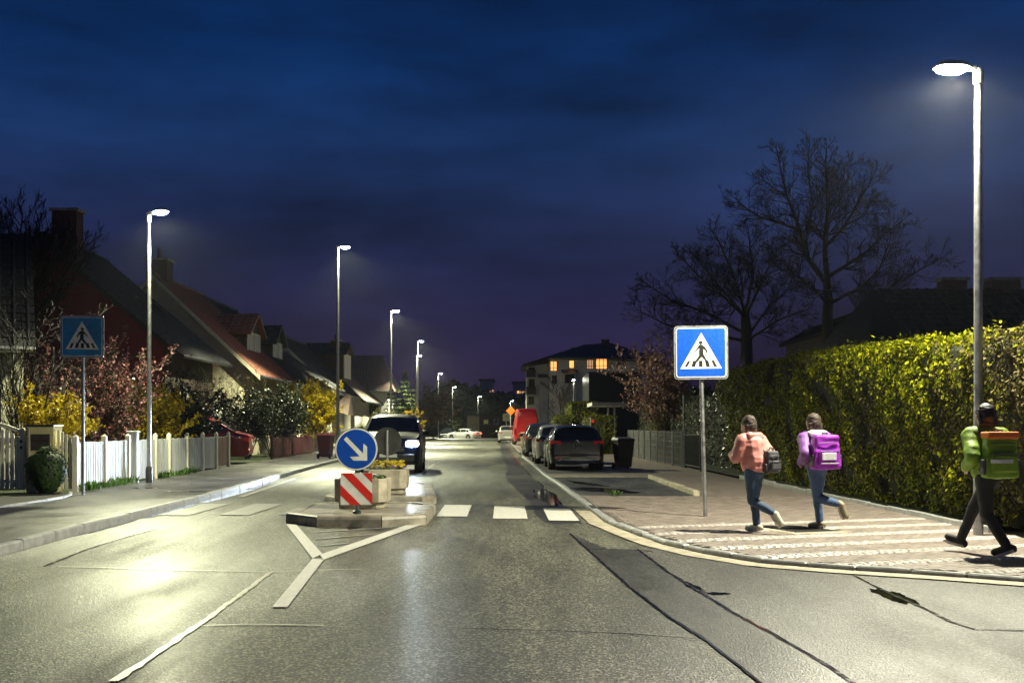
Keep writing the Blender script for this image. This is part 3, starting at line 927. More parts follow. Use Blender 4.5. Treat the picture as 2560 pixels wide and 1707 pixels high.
def arrow_sign(loc, rz, label, back=False):
    t = thing('arrow_sign', label, 'traffic sign', loc, rz, 'keep-right signs on the islands')
    MB().tube([(0, 0, -.02), (0, 0, 1.18)], .03, 12).build('post', M['galv'], t, True)
    MB().lathe([(.06, 0), (.06, .03), (.034, .05)], 10).build('foot', M['darksteel'], t, True)
    d = MB().lathe([(.305, -.036), (.309, -.045), (.309, -.062), (.305, -.066)], 48, (0, 0, .93), 'y').build('sign_disc', M['signback'], t, True, fix=True)
    MB().lathe([(.304, -.0655), (.304, -.068)], 48, (0, 0, .93), 'y').build('white_ring', M['white'], d, fix=True)
    MB().lathe([(.283, -.067), (.283, -.0695)], 48, (0, 0, .93), 'y').build('blue_disc', M['blue'], d, fix=True)
    S = .305 / 222.0
    arr = [((x - 910) * S, .93 + (400 - y) * S) for x, y in ((777, 298), (808, 268), (980, 445), (985, 340), (1023, 375), (1023, 520), (878, 520), (843, 480), (945, 475))]
    flat(arr[::-1], -.071, -.069, 'white_arrow', M['white'], d)
    MB().box(-.03, .03, -.036, .0, .80, .84).build('clamp', M['darksteel'], t)
    zb = .355
    S2 = .46 / 315.0
    bd = MB().box(-.23, .23, -.062, -.038, zb - .23, zb + .23).build('striped_board', M['signback'], t)
    MB().box(-.2285, .2285, -.064, -.0615, zb - .2285, zb + .2285).build('white_face', M['white'], bd)
    def cv(p): return [((x - 902.5) * S2, zb + (814.5 - y) * S2) for x, y in p]
    for p in ([(757, 658), (862, 658), (1059, 862), (1059, 968)], [(746, 770), (746, 872), (845, 971), (945, 971)], [(965, 658), (1059, 658), (1059, 755)]):
        q = cv(p)
        A = sum(q[i][0] * q[(i + 1) % len(q)][1] - q[(i + 1) % len(q)][0] * q[i][1] for i in range(len(q)))
        flat(q if A > 0 else q[::-1], -.066, -.0635, 'red_stripe', M['red'], bd)
    return t
arrow_sign((-2.25, 16.5, .15), R(2), 'round blue sign with white arrow above a red striped board')
arrow_sign((-2.74, 25.0, .15), R(176), 'round sign and board seen from behind, behind the pansy planter')

# ------------------------------------------------------------------ leaf cards
def cards(C, size, asp=.55, up=0.0, nrm=None, seed=0, jitter=.5):
    """rhombic leaves at C (n,3); returns verts, faces"""
    rg = np.random.default_rng(seed)
    n = len(C)
    if nrm is None:
        N = rg.normal(size=(n, 3))
    else:
        N = nrm + rg.normal(size=(n, 3)) * .55
    N /= np.linalg.norm(N, axis=1, keepdims=True) + 1e-9
    T = rg.normal(size=(n, 3)); T[:, 2] += up
    T -= N * (T * N).sum(1, keepdims=True)
    T /= np.linalg.norm(T, axis=1, keepdims=True) + 1e-9
    B = np.cross(N, T)
    s = (size * (1 + rg.uniform(-jitter, jitter, n)))[:, None]
    V = np.stack([C - T * s, C + B * s * asp + N * s * .12, C + T * s, C - B * s * asp + N * s * .12], 1).reshape(-1, 3)
    F = np.arange(4 * n).reshape(n, 4)
    return V, F

def leaves(name, C, size, m, parent, asp=.55, up=0.0, nrm=None, seed=0, stuff=False):
    V, F = cards(np.asarray(C, dtype=np.float64), size, asp, up, nrm, seed)
    o = link(name, np_mesh(name, V, F), m, parent)
    if stuff: o['kind'] = 'stuff'
    return o

# ------------------------------------------------------------------ planters
def planter(loc, label, blooms, rz=0):
    t = thing('flower_planter', label, 'planter', loc, rz, 'concrete flower planters on the islands')
    def octa(w, c): return [(-w + c, -w), (w - c, -w), (w, -w + c), (w, w - c), (w - c, w), (-w + c, w), (-w, w - c), (-w, -w + c)]
    n = 8
    rings = [(octa(.34, .10), 0), (octa(.345, .10), .085), (octa(.40, .115), .10), (octa(.405, .115), .44), (octa(.395, .11), .455), (octa(.35, .10), .455), (octa(.345, .10), .38)]
    vs = [(x, y, z) for r_, z in rings for x, y in r_]
    fs = [tuple(range(7, -1, -1))] + [(q * n + i, q * n + (i + 1) % n, (q + 1) * n + (i + 1) % n, (q + 1) * n + i) for q in range(6) for i in range(n)]
    MB().add(vs, fs).build('tub', M['concrete'], t)
    MB().prism(octa(.344, .1), .30, .40).build('soil', M['soil'], t)
    rg = np.random.default_rng(int(abs(loc[1]) * 10))
    g = rg.uniform(-.31, .31, (420, 3)); g[:, 2] = .42 + rg.uniform(0, .06, 420)
    leaves('foliage', g, .035, M['leaf_green'], t, .5, .3, None, 3)
    for nm, m, cnt, lo, hi, xr_ in blooms:
        mbV, mbF, k = [], [], 0
        for q in range(cnt):
            c = np.array([rg.uniform(*xr_), rg.uniform(-.30, .30), .44 + rg.uniform(lo, hi)])
            ax = rg.normal(size=3) * .5 + np.array([0, -.5, 1]); ax /= np.linalg.norm(ax)
            a = np.cross(ax, [1, 0, 0]); a /= np.linalg.norm(a); b = np.cross(ax, a)
            for p in range(5):
                w0 = 2 * math.pi * p / 5
                for_dir = a * math.cos(w0) + b * math.sin(w0); sd = np.cross(ax, for_dir)
                s_ = .030 * rg.uniform(.8, 1.2)
                mbV += [c, c + for_dir * s_ * .7 + sd * s_ * .6 + ax * .006, c + for_dir * s_ * 1.25 + ax * .010, c + for_dir * s_ * .7 - sd * s_ * .6 + ax * .006]
                mbF.append([k, k + 1, k + 2, k + 3]); k += 4
        link(nm, np_mesh(nm, mbV, mbF), m, t)
    return t
planter((-2.32, 17.75, .153), 'pale concrete planter with a few white blooms, behind the striped board', [('white_blossoms', M['petal_white'], 30, .0, .07, (-.1, .3)), ('pink_blossoms', M['petal_pink'], 8, .0, .06, (-.3, .2))])
planter((-2.38, 21.6, .153), 'grey concrete planter full of yellow and violet pansies', [('yellow_blossoms', M['petal_yellow'], 120, .04, .16, (-.33, .33)), ('violet_blossoms', M['petal_violet'], 60, .0, .07, (-.36, .36))])

# ------------------------------------------------------------------ fences on the house side
def along(y): return (xfence(y), y)
def pointed(mb, w, th, z0, z1, tip, Mx):
    mb.box(-w / 2, w / 2, -th / 2, th / 2, z0, z1, Mx)
    vs = [(-w / 2, -th / 2, z1), (w / 2, -th / 2, z1), (w / 2, th / 2, z1), (-w / 2, th / 2, z1), (0, 0, z1 + tip)]
    mb.add([tuple(Mx @ Vector(q)) for q in vs], [(0, 1, 4), (1, 2, 4), (2, 3, 4), (3, 0, 4)])
fence_dir = math.atan2(1, -.04)
post_y = [22.6, 24.4, 26.1, 28.4, 29.7, 31.6, 33.5, 35.3, 37.1]
fence = thing('slatted_fence', 'pale grey fence of narrow upright slats between white posts, lit by headlights', 'fence', (*along(22.6), .11), fence_dir)
def fl(y): return math.hypot(y - 22.6, .04 * (y - 22.6))
post_me = None
for y in post_y:
    mb = MB()
    pointed(mb, .10, .10, 0, 1.09, .05, Matrix.Translation((fl(y), 0, 0)))
    mb.build('post', M['wood_white'], fence)
sl = MB().chbox(-.036, .036, -.011, .011, .06, .985, .006).mesh('slat'); sl.materials.append(M['slat'])
slb = sl.copy(); slb.materials.clear(); slb.materials.append(M['slat_brown'])
for i, (a, b) in enumerate(zip(post_y, post_y[1:])):
    fa, fb = fl(a) + .06, fl(b) - .06
    for z in (.25, .85):
        MB().box(fa - .02, fb + .02, .014, .05, z, z + .07).build('rail', M['slat'] if i < 7 else M['slat_brown'], fence)
    n = int((fb - fa) / .108)
    for k in range(n):
        o = bpy.data.objects.new('slat', sl if i < 7 else slb); COL.objects.link(o); o.parent = fence
        o.location = (fa + (k + .5) * (fb - fa) / n, random.uniform(-.002, .002), random.uniform(-.008, .008)); o.rotation_euler = (0, random.uniform(-.006, .006), 0)
gp = thing('gate_post', 'thick grey post with flat cap between panels of the slatted fence', 'post', (xfence(26.45) + .02, 26.5, .11), 0)
MB().chbox(-.09, .09, -.09, .09, 0, 1.16, .012).build('shaft', M['slat'], gp)
MB().chbox(-.15, .11, -.11, .11, 1.16, 1.20, .01).build('cap', M['slat'], gp)

gate = thing('garden_gate', 'cream wooden garden gate with arched top rail', 'gate', (-9.70, 22.55, .11), 0)
MB().chbox(-.045, .045, -.045, .045, .05, 1.27, .01).build('gate_post', M['wood_white'], gate)
MB().chbox(-1.645, -1.555, -.045, .045, .05, 1.27, .01).build('gate_post', M['wood_white'], gate)
def arch(x, r=.0):  # x local 0..-1.6
    u = (x + .8) / .8
    return 1.41 - .20 * u * u
arc = MB()
xs_ = np.linspace(-1.56, -.04, 25)
vs = []
for x in xs_:
    for dy, dz in ((-.03, 0), (.03, 0), (.03, -.075), (-.03, -.075)):
        vs.append((x, dy, arch(x) + dz))
fs = [(4 * i + k, 4 * i + (k + 1) % 4, 4 * i + 4 + (k + 1) % 4, 4 * i + 4 + k) for i in range(24) for k in range(4)] + [(0, 1, 2, 3), (99, 98, 97, 96)]
arc.add(vs, fs).build('arched_rail', M['wood_white'], gate, fix=True)
for i in range(15):
    x = -1.5 + i * .1
    MB().chbox(x - .036, x + .036, -.012, .012, .07, arch(x) - .10 - .05 * abs((x + .8) / .8), .005).build('picket', M['wood_white'], gate)
for z in (.18, 1.0):
    MB().box(-1.555, -.045, .013, .045, z, z + .08).build('rail', M['wood_white'], gate)
MB().add([(-1.5, .02, .26), (-1.42, .02, .26), (-.1, .02, .98), (-.18, .02, .98), (-1.5, .045, .26), (-1.42, .045, .26), (-.1, .045, .98), (-.18, .045, .98)], [(0, 1, 2, 3), (7, 6, 5, 4), (1, 5, 6, 2), (3, 7, 4, 0)]).build('brace', M['wood_white'], gate)
for z in (.86, .98): MB().box(-.03, .015, -.055, -.044, z, z + .05).build('latch', M['darksteel'], gate)

pil = thing('gate_pillar', 'yellow rendered gate pillar with dark cap and letter box panel', 'pillar', (-9.33, 22.7, .11), 0)
MB().chbox(-.27, .27, -.22, .22, 0, 1.30, .01).build('shaft', M['render_yellow'], pil)
MB().chbox(-.29, .29, -.24, .24, 1.30, 1.335, .008).build('cap', M['darksteel'], pil)
MB().chbox(-.262, -.20, -.232, -.219, .12, 1.27, .004).build('side_trim', M['render_cream'], pil)
mbp = MB().chbox(-.165, .205, -.235, -.219, .83, 1.15, .004).build('letter_box', M['signback'], pil)
archp = [(-.145, .88), (.185, .88), (.185, 1.05)] + [(.185 - .33 * k / 12, 1.05 + .07 * math.exp(-((k - 6) / 3.0) ** 2)) for k in range(1, 12)] + [(-.145, 1.05)]
flat(archp, -.243, -.233, 'letter_flap', M['frame_dark'], mbp)
MB().box(-.13, .17, -.249, -.242, 1.005, 1.02).build('letter_slot', M['black'], mbp)
MB().box(-.08, .10, -.249, -.242, .935, .96).build('name_strip', M['signback'], mbp)

pk = thing('picket_fence', 'short run of cream pickets stepping down beside the yellow pillar', 'fence', (-9.03, 22.62, .11), 0)
for i in range(5):
    x = .015 + i * .078
    MB().chbox(x - .027, x + .027, -.012, .012, .06, 1.235 - .045 * i, .008).build('picket', M['wood_white'], pk)
for z in (.2, .85): MB().box(-.02, .36, .013, .04, z, z + .07).build('rail', M['wood_white'], pk)

rf = thing('picket_fence', 'low dark red picket fence in front of the white-flowered shrubs', 'fence', (*along(45.8), .10), fence_dir)
rp = MB().chbox(-.04, .04, -.012, .012, .05, .85, .008).mesh('picket'); rp.materials.append(M['fence_red'])
for k in range(84):
    o = bpy.data.objects.new('picket', rp); COL.objects.link(o); o.parent = rf; o.location = (.1 + k * .17, 0, random.uniform(-.01, .01))
for k in range(8):
    MB().chbox(-.05, .05, .0, .1, 0, .95, .01).build('post', M['fence_red'], rf, loc=(k * 2.04, .02, 0))
for z in (.2, .68): MB().box(0, 14.4, .013, .05, z, z + .07).build('rail', M['fence_red'], rf)

# wire mesh fence on the parking side
wf = thing('wire_fence', 'grey welded wire mesh fence along the pavement behind the black bin', 'fence', (5.72, 38.4, .03), R(90.6))
for k in range(9):
    MB().box(k * 2.0 - .025, k * 2.0 + .025, -.03, .02, 0, 1.25).build('post', M['galv'], wf)
for k in range(8):
    mb = MB()
    for j in range(20):
        x = k * 2.0 + .1 + j * .1
        mb.tube([(x, -.035, .03), (x, -.035, 1.22)], .0055, 4, False)
    mb.build('wire_panel', M['galv'], wf)['kind'] = 'stuff'
    for z in (.06, .26, .46, .66, .86, 1.06, 1.2):
        MB().tube([(k * 2 + .02, -.044, z), (k * 2 + 1.98, -.044, z)], .009, 5).build('wire_bar', M['galv'], wf)
tp = thing('metal_post', 'tall slim dark post at the end of the wire fence', 'post', (*GP(1709, 1168, .03), .03))
MB().tube([(0, 0, 0), (0, 0, 2.45)], .03, 10).build('shaft', M['galv'], tp, True)
MB().lathe([(.035, 2.45), (.02, 2.48)], 10).build('cap', M['darksteel'], tp)
ig = thing('iron_gate', 'black iron bar gate between wire fence and clipped hedge', 'gate', (5.82, 35.1, .03), R(90.6))
for k in range(22):
    MB().tube([(.1 + k * .12, 0, .08), (.1 + k * .12, 0, 1.15)], .009, 6).build('bar', M['darksteel'], ig)
for z in (.1, 1.1): MB().box(.05, 2.75, -.015, .015, z, z + .04).build('rail', M['darksteel'], ig)
for x in (.0, 2.8): MB().box(x - .03, x + .03, -.03, .03, 0, 1.3).build('gate_post', M['darksteel'], ig)
# pale edging stones at the hedge foot
edg = thing('edging_row', 'row of pale concrete edging stones at the foot of the hedge', 'edging', (6.14, 0, 0))
for k in range(16):
    y = 14.6 + k * 1.0
    MB().chbox(-.035, .035, y, y + .985, -.05, .12 + random.uniform(-.02, .01), .008).build('edging_stone', M['kerb'], edg)

# ------------------------------------------------------------------ wheelie bins
def bin_(loc, rz, m, label, lidm=None):
    t = thing('wheelie_bin', label, 'bin', loc, rz, 'wheelie bins on the pavements')
    MB().add([(-.21, -.19, .06), (.21, -.19, .06), (.21, .22, .06), (-.21, .22, .06), (-.28, -.27, .93), (.28, -.27, .93), (.28, .30, .93), (-.28, .30, .93)],
             [(3, 2, 1, 0), (0, 1, 5, 4), (1, 2, 6, 5), (2, 3, 7, 6), (3, 0, 4, 7), (4, 5, 6, 7)]).build('body', m, t)
    MB().chbox(-.295, .295, -.285, .31, .90, .945, .012).build('collar', m, t)
    vs = [(-.305, -.32, .945), (.305, -.32, .945), (.305, .34, .945), (-.305, .34, .945), (-.27, -.28, .985), (.27, -.28, .985), (.26, .28, 1.045), (-.26, .28, 1.045)]
    MB().add(vs, [(3, 2, 1, 0), (4, 5, 6, 7), (0, 1, 5, 4), (1, 2, 6, 5), (2, 3, 7, 6), (3, 0, 4, 7)]).build('lid', lidm or m, t)
    MB().tube([(-.25, .37, .97), (.25, .37, .97)], .014, 8).build('handle', m, t)
    for s_ in (-1, 1):
        MB().lathe([(.10, -.022), (.10, .022)], 14, (s_ * .25, .26, .10), 'x').build('wheel', M['rubber'], t)
    MB().box(-.12, .12, -.245, -.215, .40, .47).build('grip', m, t)
    return t
bin_((3.63, 37.1, .035), R(15), M['bin_black'], 'black wheelie bin standing alone by the wire fence')
bin_((PD(1312, 1110, 75)[0], 75, .035), R(-10), M['bin_brown'], 'brown wheelie bin behind the parked cars near the red van')
bin_((PD(1328, 1110, 72)[0], 72, .035), R(5), M['bin_grey'], 'dark grey wheelie bin next to the brown one')
bin_((-7.62, 46.6, .112), R(170), M['bin_red'], 'dark red wheelie bin at the kerb beside a lamp post')
bin_((-8.55, 107, .112), R(20), M['bin_grey'], 'small dark bin on the far pavement beyond the conifers')

# small signs down the street
ds = thing('roadworks_sign', 'small orange diamond sign on a post beside the red van', 'traffic sign', (PD(1277, 1027, 100)[0], 100, .03))
MB().tube([(0, 0, 0), (0, 0, 3.0)], .03, 8).build('post', M['galv'], ds)
flat([(0, 2.38), (.42, 2.8), (0, 3.22), (-.42, 2.8)], -.06, -.04, 'sign_plate', M['orange'], ds)
bs = thing('notice_board', 'pale square notice board on a post down the street', 'sign', (PD(1266, 1045, 118)[0], 118, .03))
MB().tube([(0, 0, 0), (0, 0, 2.8)], .03, 8).build('post', M['galv'], bs)
flat(rsq(.75, .03, 2, 0, 2.35), -.06, -.04, 'board', M['signback'], bs)
MB().lathe([(.2, -.062), (.2, -.066)], 16, (0, 0, 2.45), 'y').build('emblem', M['leaf_olive'], bs)
rd = thing('marker_post', 'small post with red square plate beside the garden hedge', 'sign', (PD(1482, 1054, 56)[0], 56, .03))
MB().tube([(-.12, 0, 0), (-.12, 0, 1.85)], .02, 8).build('post', M['galv'], rd)
flat(rsq(.14, .01, 2, 0, 1.65), -.04, -.02, 'plate', M['red'], rd)
# ================================================================== vehicles (local: front towards +y, wheels on z=0)
class Car:
    def __init__(s, L, W, H, belt, top, wb, wr, clear, tumble, ws, rw, front_off):
        s.L, s.W, s.H, s.belt, s.top, s.wr, s.clear, s.tumble, s.ws, s.rw = L, W, H, belt, top, wr, clear, tumble, ws, rw
        s.ya_f = L / 2 - front_off; s.ya_r = s.ya_f - wb
    def zt(s, y): return float(np.interp(y, [p[0] for p in s.top], [p[1] for p in s.top]))
    def zb(s, y):
        z = s.clear
        e = abs(y) / (s.L / 2)
        z += .10 * max(0, (e - .9) / .1) ** 2
        for ya in (s.ya_f, s.ya_r):
            r = s.wr * 1.14
            if abs(y - ya) < r:
                z = max(z, s.wr + math.sqrt(r * r - (y - ya) ** 2) - .005)
        return z
    def sec(s, y):
        zt, zb = s.zt(y), s.zb(y)
        e = abs(y) / (s.L / 2)
        w = s.W / 2 * (1 - .035 * e ** 3 - .16 * max(0, (e - .86) / .14) ** 2.2)
        belt = min(s.belt + .03 * (-y / (s.L / 2)), zt - .03)
        k = max(0.0, min(1.0, (zt - belt) / (s.H - s.belt)))
        we = w * (.93 - s.tumble * k)
        zc = zb + (belt - zb)
        return [(w * .955, zb), (w * .99, zb + .25 * (belt - zb)), (w * 1.0, zb + .6 * (belt - zb)), (w * .985, zb + .88 * (belt - zb)), (w * .95, belt),
                (we + (w * .95 - we) * .12, belt + (zt - belt) * (.80 if k > .2 else .6)), (we * .93, zt - .022 - .03 * k), (we * .6, zt - .006 - .012 * k), (0, zt)]
    def ys(s):
        h = s.L / 2
        return sorted(set([round(v, 4) for v in np.linspace(-h, h, int(s.L / .06))] + [round(sg * (h - d), 4) for sg in (1, -1) for d in (.0, .012, .03, .06, .1)] + [round(p[0], 4) for p in s.top]))

def skin(rows, close=True):
    mb = MB()
    n = len(rows[0])
    for r_ in rows: mb.v += [tuple(p) for p in r_]
    for i in range(len(rows) - 1):
        for k in range(n - 1):
            mb.f.append((i * n + k, i * n + k + 1, (i + 1) * n + k + 1, (i + 1) * n + k)); mb.m.append(0)
    return mb

def car(name, label, cat, loc, rz, c, paint, taillights='tail_off', headlights='head_off', group=None, plate='plate', rim='rim', handles=True, glass_rear=True, pitch=0.0, van=False):
    t = thing(name, label, cat, loc, rz, group)
    if pitch: t.rotation_euler = (R(pitch), 0, rz)
    ys = c.ys(); h = c.L / 2
    rows = []
    for y in ys:
        p = c.sec(y)
        rows.append([(x, y, z) for x, z in p] + [(-x, y, z) for x, z in p[:-1][::-1]])
    mb = skin(rows)
    n = len(rows[0])
    mb.f.append(tuple(range(n))); mb.m.append(0)
    last = (len(rows) - 1) * n
    mb.f.append(tuple(last + k for k in range(n - 1, -1, -1))); mb.m.append(0)
    body = mb.build('body', paint, t, True, 38, fix=True)
    fl = MB()
    fl.box(-c.W * .40, c.W * .40, -h + .12, h - .12, c.clear + .01, c.clear + .08)
    fl.box(-c.W * .30, c.W * .30, -h + .2, h - .2, c.clear + .08, c.belt - .1)
    fl.build('underbody', M['plastic_black'], t)
    def off(p, q, s_):  # push out a little
        return p
    cab = [y for y in ys if c.zt(y) - c.belt > .16]
    # side windows
    doors = c.doors
    for sg in (1, -1):
        for (a, b) in doors:
            yy = [a] + [y for y in ys if a < y < b] + [b]
            rws = []
            for y in yy:
                p = c.sec(y)
                p4, p5 = Vector((p[4][0], 0, p[4][1])), Vector((p[5][0], 0, p[5][1]))
                hgt = (p5 - p4)
                lo, hi = p4 + hgt * .10, p4 + hgt * (1.02 if hgt.z > .2 else .9)
                lo, mid, hi = lo, lo.lerp(hi, .5), hi
                rws.append([((q.x + .006) * sg, y, q.z + .002) for q in (lo, mid, hi)])
            if len(rws) > 1:
                w_ = skin(rws).build('side_window', M['glass_dark'], t, True, 60, fix=True)
        if handles:
            for a, b in doors[:2]:
                y = a + .12; p = c.sec(y)[3]
                MB().box(p[0] * sg - .012, p[0] * sg + .022, y, y + .17, p[1] - .03, p[1]).build('door_handle', paint, body)
        # door gaps
        for a, b in doors:
            for y in (a - .02,):
                p = c.sec(y)
                pts = [((x + .004) * sg, y, z) for x, z in p[1:5]]
                mbg = MB(); mbg.tube(pts, .006, 4); mbg.build('door_gap', M['black'], body)
        # mirror
        ym = doors[0][1] - .12 if doors else .6
        p = c.sec(ym)[4]
        mr_ = MB().ball(((p[0] + .13) * sg, ym, p[1] + .06), .1, 10, 6, (1.1, .7, .75)).build('mirror', paint, t, True)
        MB().tube([((p[0] - .02) * sg, ym, p[1] + .0), ((p[0] + .1) * sg, ym, p[1] + .04)], .025, 6).build('mirror_arm', M['plastic_black'], mr_)
    # windscreen and rear window
    def screen(a, b, nm):
        yy = [a] + [y for y in ys if a < y < b] + [b]
        rws = []
        for y in yy:
            p = c.sec(y)
            dy = .01 if a > 0 else -.01
            e6, e7, e8 = p[6], p[7], p[8]
            row = [(e6[0] * .95, e6[1]), (e7[0], e7[1]), (0, e8[1]), (-e7[0], e7[1]), (-e6[0] * .95, e6[1])]
            rws.append([(x, y + dy, z + .007) for x, z in row])
        return skin(rws).build(nm, M['glass_dark'], t, True, 60, fix=True)
    screen(*c.ws, 'windscreen')
    if glass_rear: screen(*c.rw, 'rear_window')
    # wheels
    for sg in (1, -1):
        for ya in (c.ya_f, c.ya_r):
            x0, x1 = c.W / 2 - .235, c.W / 2 - .012
            wh = bpy.data.objects.new('wheel', None); COL.objects.link(wh); wh.parent = t
            wh.location = (0, ya, c.wr)
            r = c.wr
            MB().lathe([(r * .62, x0 * sg), (r * .93, x0 * sg), (r, (x0 + .03) * sg), (r, (x1 - .03) * sg), (r * .93, x1 * sg), (r * .64, (x1 - .005) * sg)], 28, axis='x', caps=False).build('tyre', M['rubber'], wh, True, 50, fix=True)
            rm = MB()
            rm.lathe([(r * .66, (x1 - .06) * sg), (r * .66, (x1 - .012) * sg), (r * .60, (x1 - .018) * sg), (r * .58, (x1 - .08) * sg)], 28, axis='x', caps=False)
            for k in range(5):
                a = 2 * math.pi * k / 5 + .3
                for da in (-.13, .13):
                    rm.tube([((x1 - .03) * sg, .04 * math.cos(a), .04 * math.sin(a)), ((x1 - .025) * sg, r * .62 * math.cos(a + da), r * .62 * math.sin(a + da))], [.028, .020], 6)
            rm.lathe([(.06, (x1 - .05) * sg), (.06, (x1 - .015) * sg)], 12, axis='x')
            rm.build('rim', M[rim], wh, True, 40, fix=True)
            MB().lathe([(r * .6, (x1 - .10) * sg), (r * .6, (x1 - .095) * sg)], 20, axis='x').build('brake_disc', M['darksteel'], wh, fix=True)
    # ends
    zr = c.zt(-h)
    rear_y = -h
    p = c.sec(-h + .02)
    wE = p[2][0]
    MB().chbox(-wE * .98, wE * .98, -h - .03, -h + .25, c.zb(-h) + .02, c.zb(-h) + .20, .03).build('rear_bumper', M['plastic_black'] if van else paint, t)
    MB().box(-.26, .26, -h - .036, -h - .02, c.plate_z, c.plate_z + .115).build('number_plate', M[plate], t)
    MB().chbox(-wE * .98, wE * .98, h - .25, h + .03, c.zb(h) + .02, c.zb(h) + .24, .03).build('front_bumper', M['plastic_black'], t)
    MB().box(-.26, .26, h + .03, h + .04, c.zb(h) + .13, c.zb(h) + .24).build('number_plate', M['plate'], t)
    gz0 = c.zb(h) + .30
    gr = MB().box(-.48, .48, h - .02, h + .012, gz0, c.zt(h) - .02).build('grille', M['plastic_black'], t)
    for k in range(3):
        z = gz0 + .03 + k * (c.zt(h) - gz0 - .06) / 3
        MB().box(-.46, .46, h + .012, h + .022, z, z + .015).build('grille_bar', M['chrome'], gr)
    for sg in (1, -1):
        x0, x1, z0, z1 = c.tail
        tl = MB()
        yb = -h + .0
        vs = [(x0 * sg, -h - .022, z0), (x1 * sg, -h + .03, z0 + .01), (x1 * sg, -h + .03, z1), (x0 * sg, -h - .022, z1 - .02), (x0 * sg, -h + .06, z0), (x1 * sg + .012 * sg, -h + .22, z0 + .03), (x1 * sg + .012 * sg, -h + .22, z1 - .01), (x0 * sg, -h + .06, z1 - .02)]
        tl.add(vs, [(0, 1, 2, 3), (1, 5, 6, 2), (3, 2, 6, 7), (0, 4, 5, 1), (4, 7, 6, 5), (0, 3, 7, 4)]).build('tail_light', M[taillights], t, fix=True)
        x0, x1, z0, z1 = c.head
        vs = [(x0 * sg, h + .016, z0), (x1 * sg, h - .06, z0 + .02), (x1 * sg, h - .10, z1), (x0 * sg, h + .005, z1 - .03), (x0 * sg, h - .1, z0), (x1 * sg + .01 * sg, h - .3, z0 + .04), (x1 * sg + .01 * sg, h - .32, z1 + .01), (x0 * sg, h - .1, z1 - .02)]
        hl_ = MB().add(vs, [(0, 1, 2, 3), (1, 5, 6, 2), (3, 2, 6, 7), (0, 4, 5, 1), (4, 7, 6, 5), (0, 3, 7, 4)]).build('headlight', M['head_off'], t, fix=True)
        MB().ball(((x0 + x1) / 2 * sg, h - .02, (z0 + z1) / 2), 1, 14, 8, ((x1 - x0) * .50, .085, (z1 - z0) * .52)).build('lens', M[headlights], hl_, True)
    return t, body

def hatch(L=4.26, W=1.79, H=1.45, wr=.315):
    k = L / 4.26
    top = [(-2.13, .90), (-2.115, .96), (-2.06, 1.04), (-1.80, 1.31), (-1.62, 1.385), (-1.2, 1.425), (-.4, 1.45), (.1, 1.43), (.35, 1.385), (1.12, .985), (1.4, .955), (1.85, .86), (2.05, .77), (2.115, .68), (2.13, .62)]
    c = Car(L, W, H, .93, [(a * k, b * H / 1.45) for a, b in top], 2.62 * k, wr, .20, .25, (.38 * k, 1.06 * k), (-2.03 * k, -1.68 * k), .82)
    c.doors = [(.02, .88), (-.93, -.03), (-1.50, -.98)]
    c.tail = (.52, W / 2 - .05, .825, .94); c.head = (.42, W / 2 - .10, .58, .74); c.plate_z = .42
    return c
def suv():
    top = [(-2.4, 1.12), (-2.38, 1.18), (-2.3, 1.30), (-2.08, 1.68), (-1.9, 1.76), (-1.2, 1.81), (-.3, 1.82), (.05, 1.79), (.3, 1.73), (1.0, 1.27), (1.25, 1.24), (2.1, 1.15), (2.3, 1.06), (2.38, .94), (2.4, .86)]
    c = Car(4.8, 1.96, 1.82, 1.16, top, 2.82, .37, .26, .22, (.33, .96), (-2.27, -1.98), .92)
    c.doors = [(-.05, .82), (-1.0, -.1), (-1.85, -1.05)]
    c.tail = (.66, .93, .9, 1.2); c.head = (.50, .90, .80, 1.0); c.plate_z = .6
    return c
def sedan():
    top = [(-2.25, .86), (-2.235, .93), (-2.15, 1.0), (-1.75, 1.045), (-1.05, 1.36), (-.75, 1.42), (-.2, 1.44), (.15, 1.41), (.4, 1.36), (1.15, .98), (1.45, .94), (1.95, .82), (2.15, .74), (2.235, .66), (2.25, .62)]
    c = Car(4.5, 1.78, 1.44, .93, top, 2.65, .31, .19, .25, (.42, 1.1), (-1.70, -1.09), .86)
    c.doors = [(.05, .92), (-.85, 0), (-1.3, -.9)]
    c.tail = (.52, .87, .74, .90); c.head = (.45, .80, .58, .74); c.plate_z = .62
    return c
def van():
    top = [(-2.95, 1.95), (-2.945, 2.2), (-2.90, 2.55), (-2.80, 2.70), (-2.5, 2.77), (0, 2.8), (1.2, 2.77), (1.5, 2.66), (1.75, 2.42), (2.25, 1.45), (2.35, 1.32), (2.75, 1.10), (2.9, .95), (2.95, .85)]
    c = Car(5.9, 1.98, 2.8, 1.25, top, 3.6, .34, .28, .19, (1.56, 2.22), (-2.9, -2.85), .95)
    c.doors = [(1.15, 2.0)]
    c.tail = (.84, .955, .80, 1.28); c.head = (.55, .88, .80, 1.05); c.plate_z = .62
    return c

HEADING = R(1.1)
g_t, g_b = car('parked_car', 'dark grey hatchback parked in front of the silver car, rear to the street', 'car', (2.02, 38.05, .035), HEADING, hatch(), M['paint_golf'], 'tail_glow', 'head_off', 'cars parked along the kerb', 'plastic_black')  # tail lights are off; their glow stands in for reflections
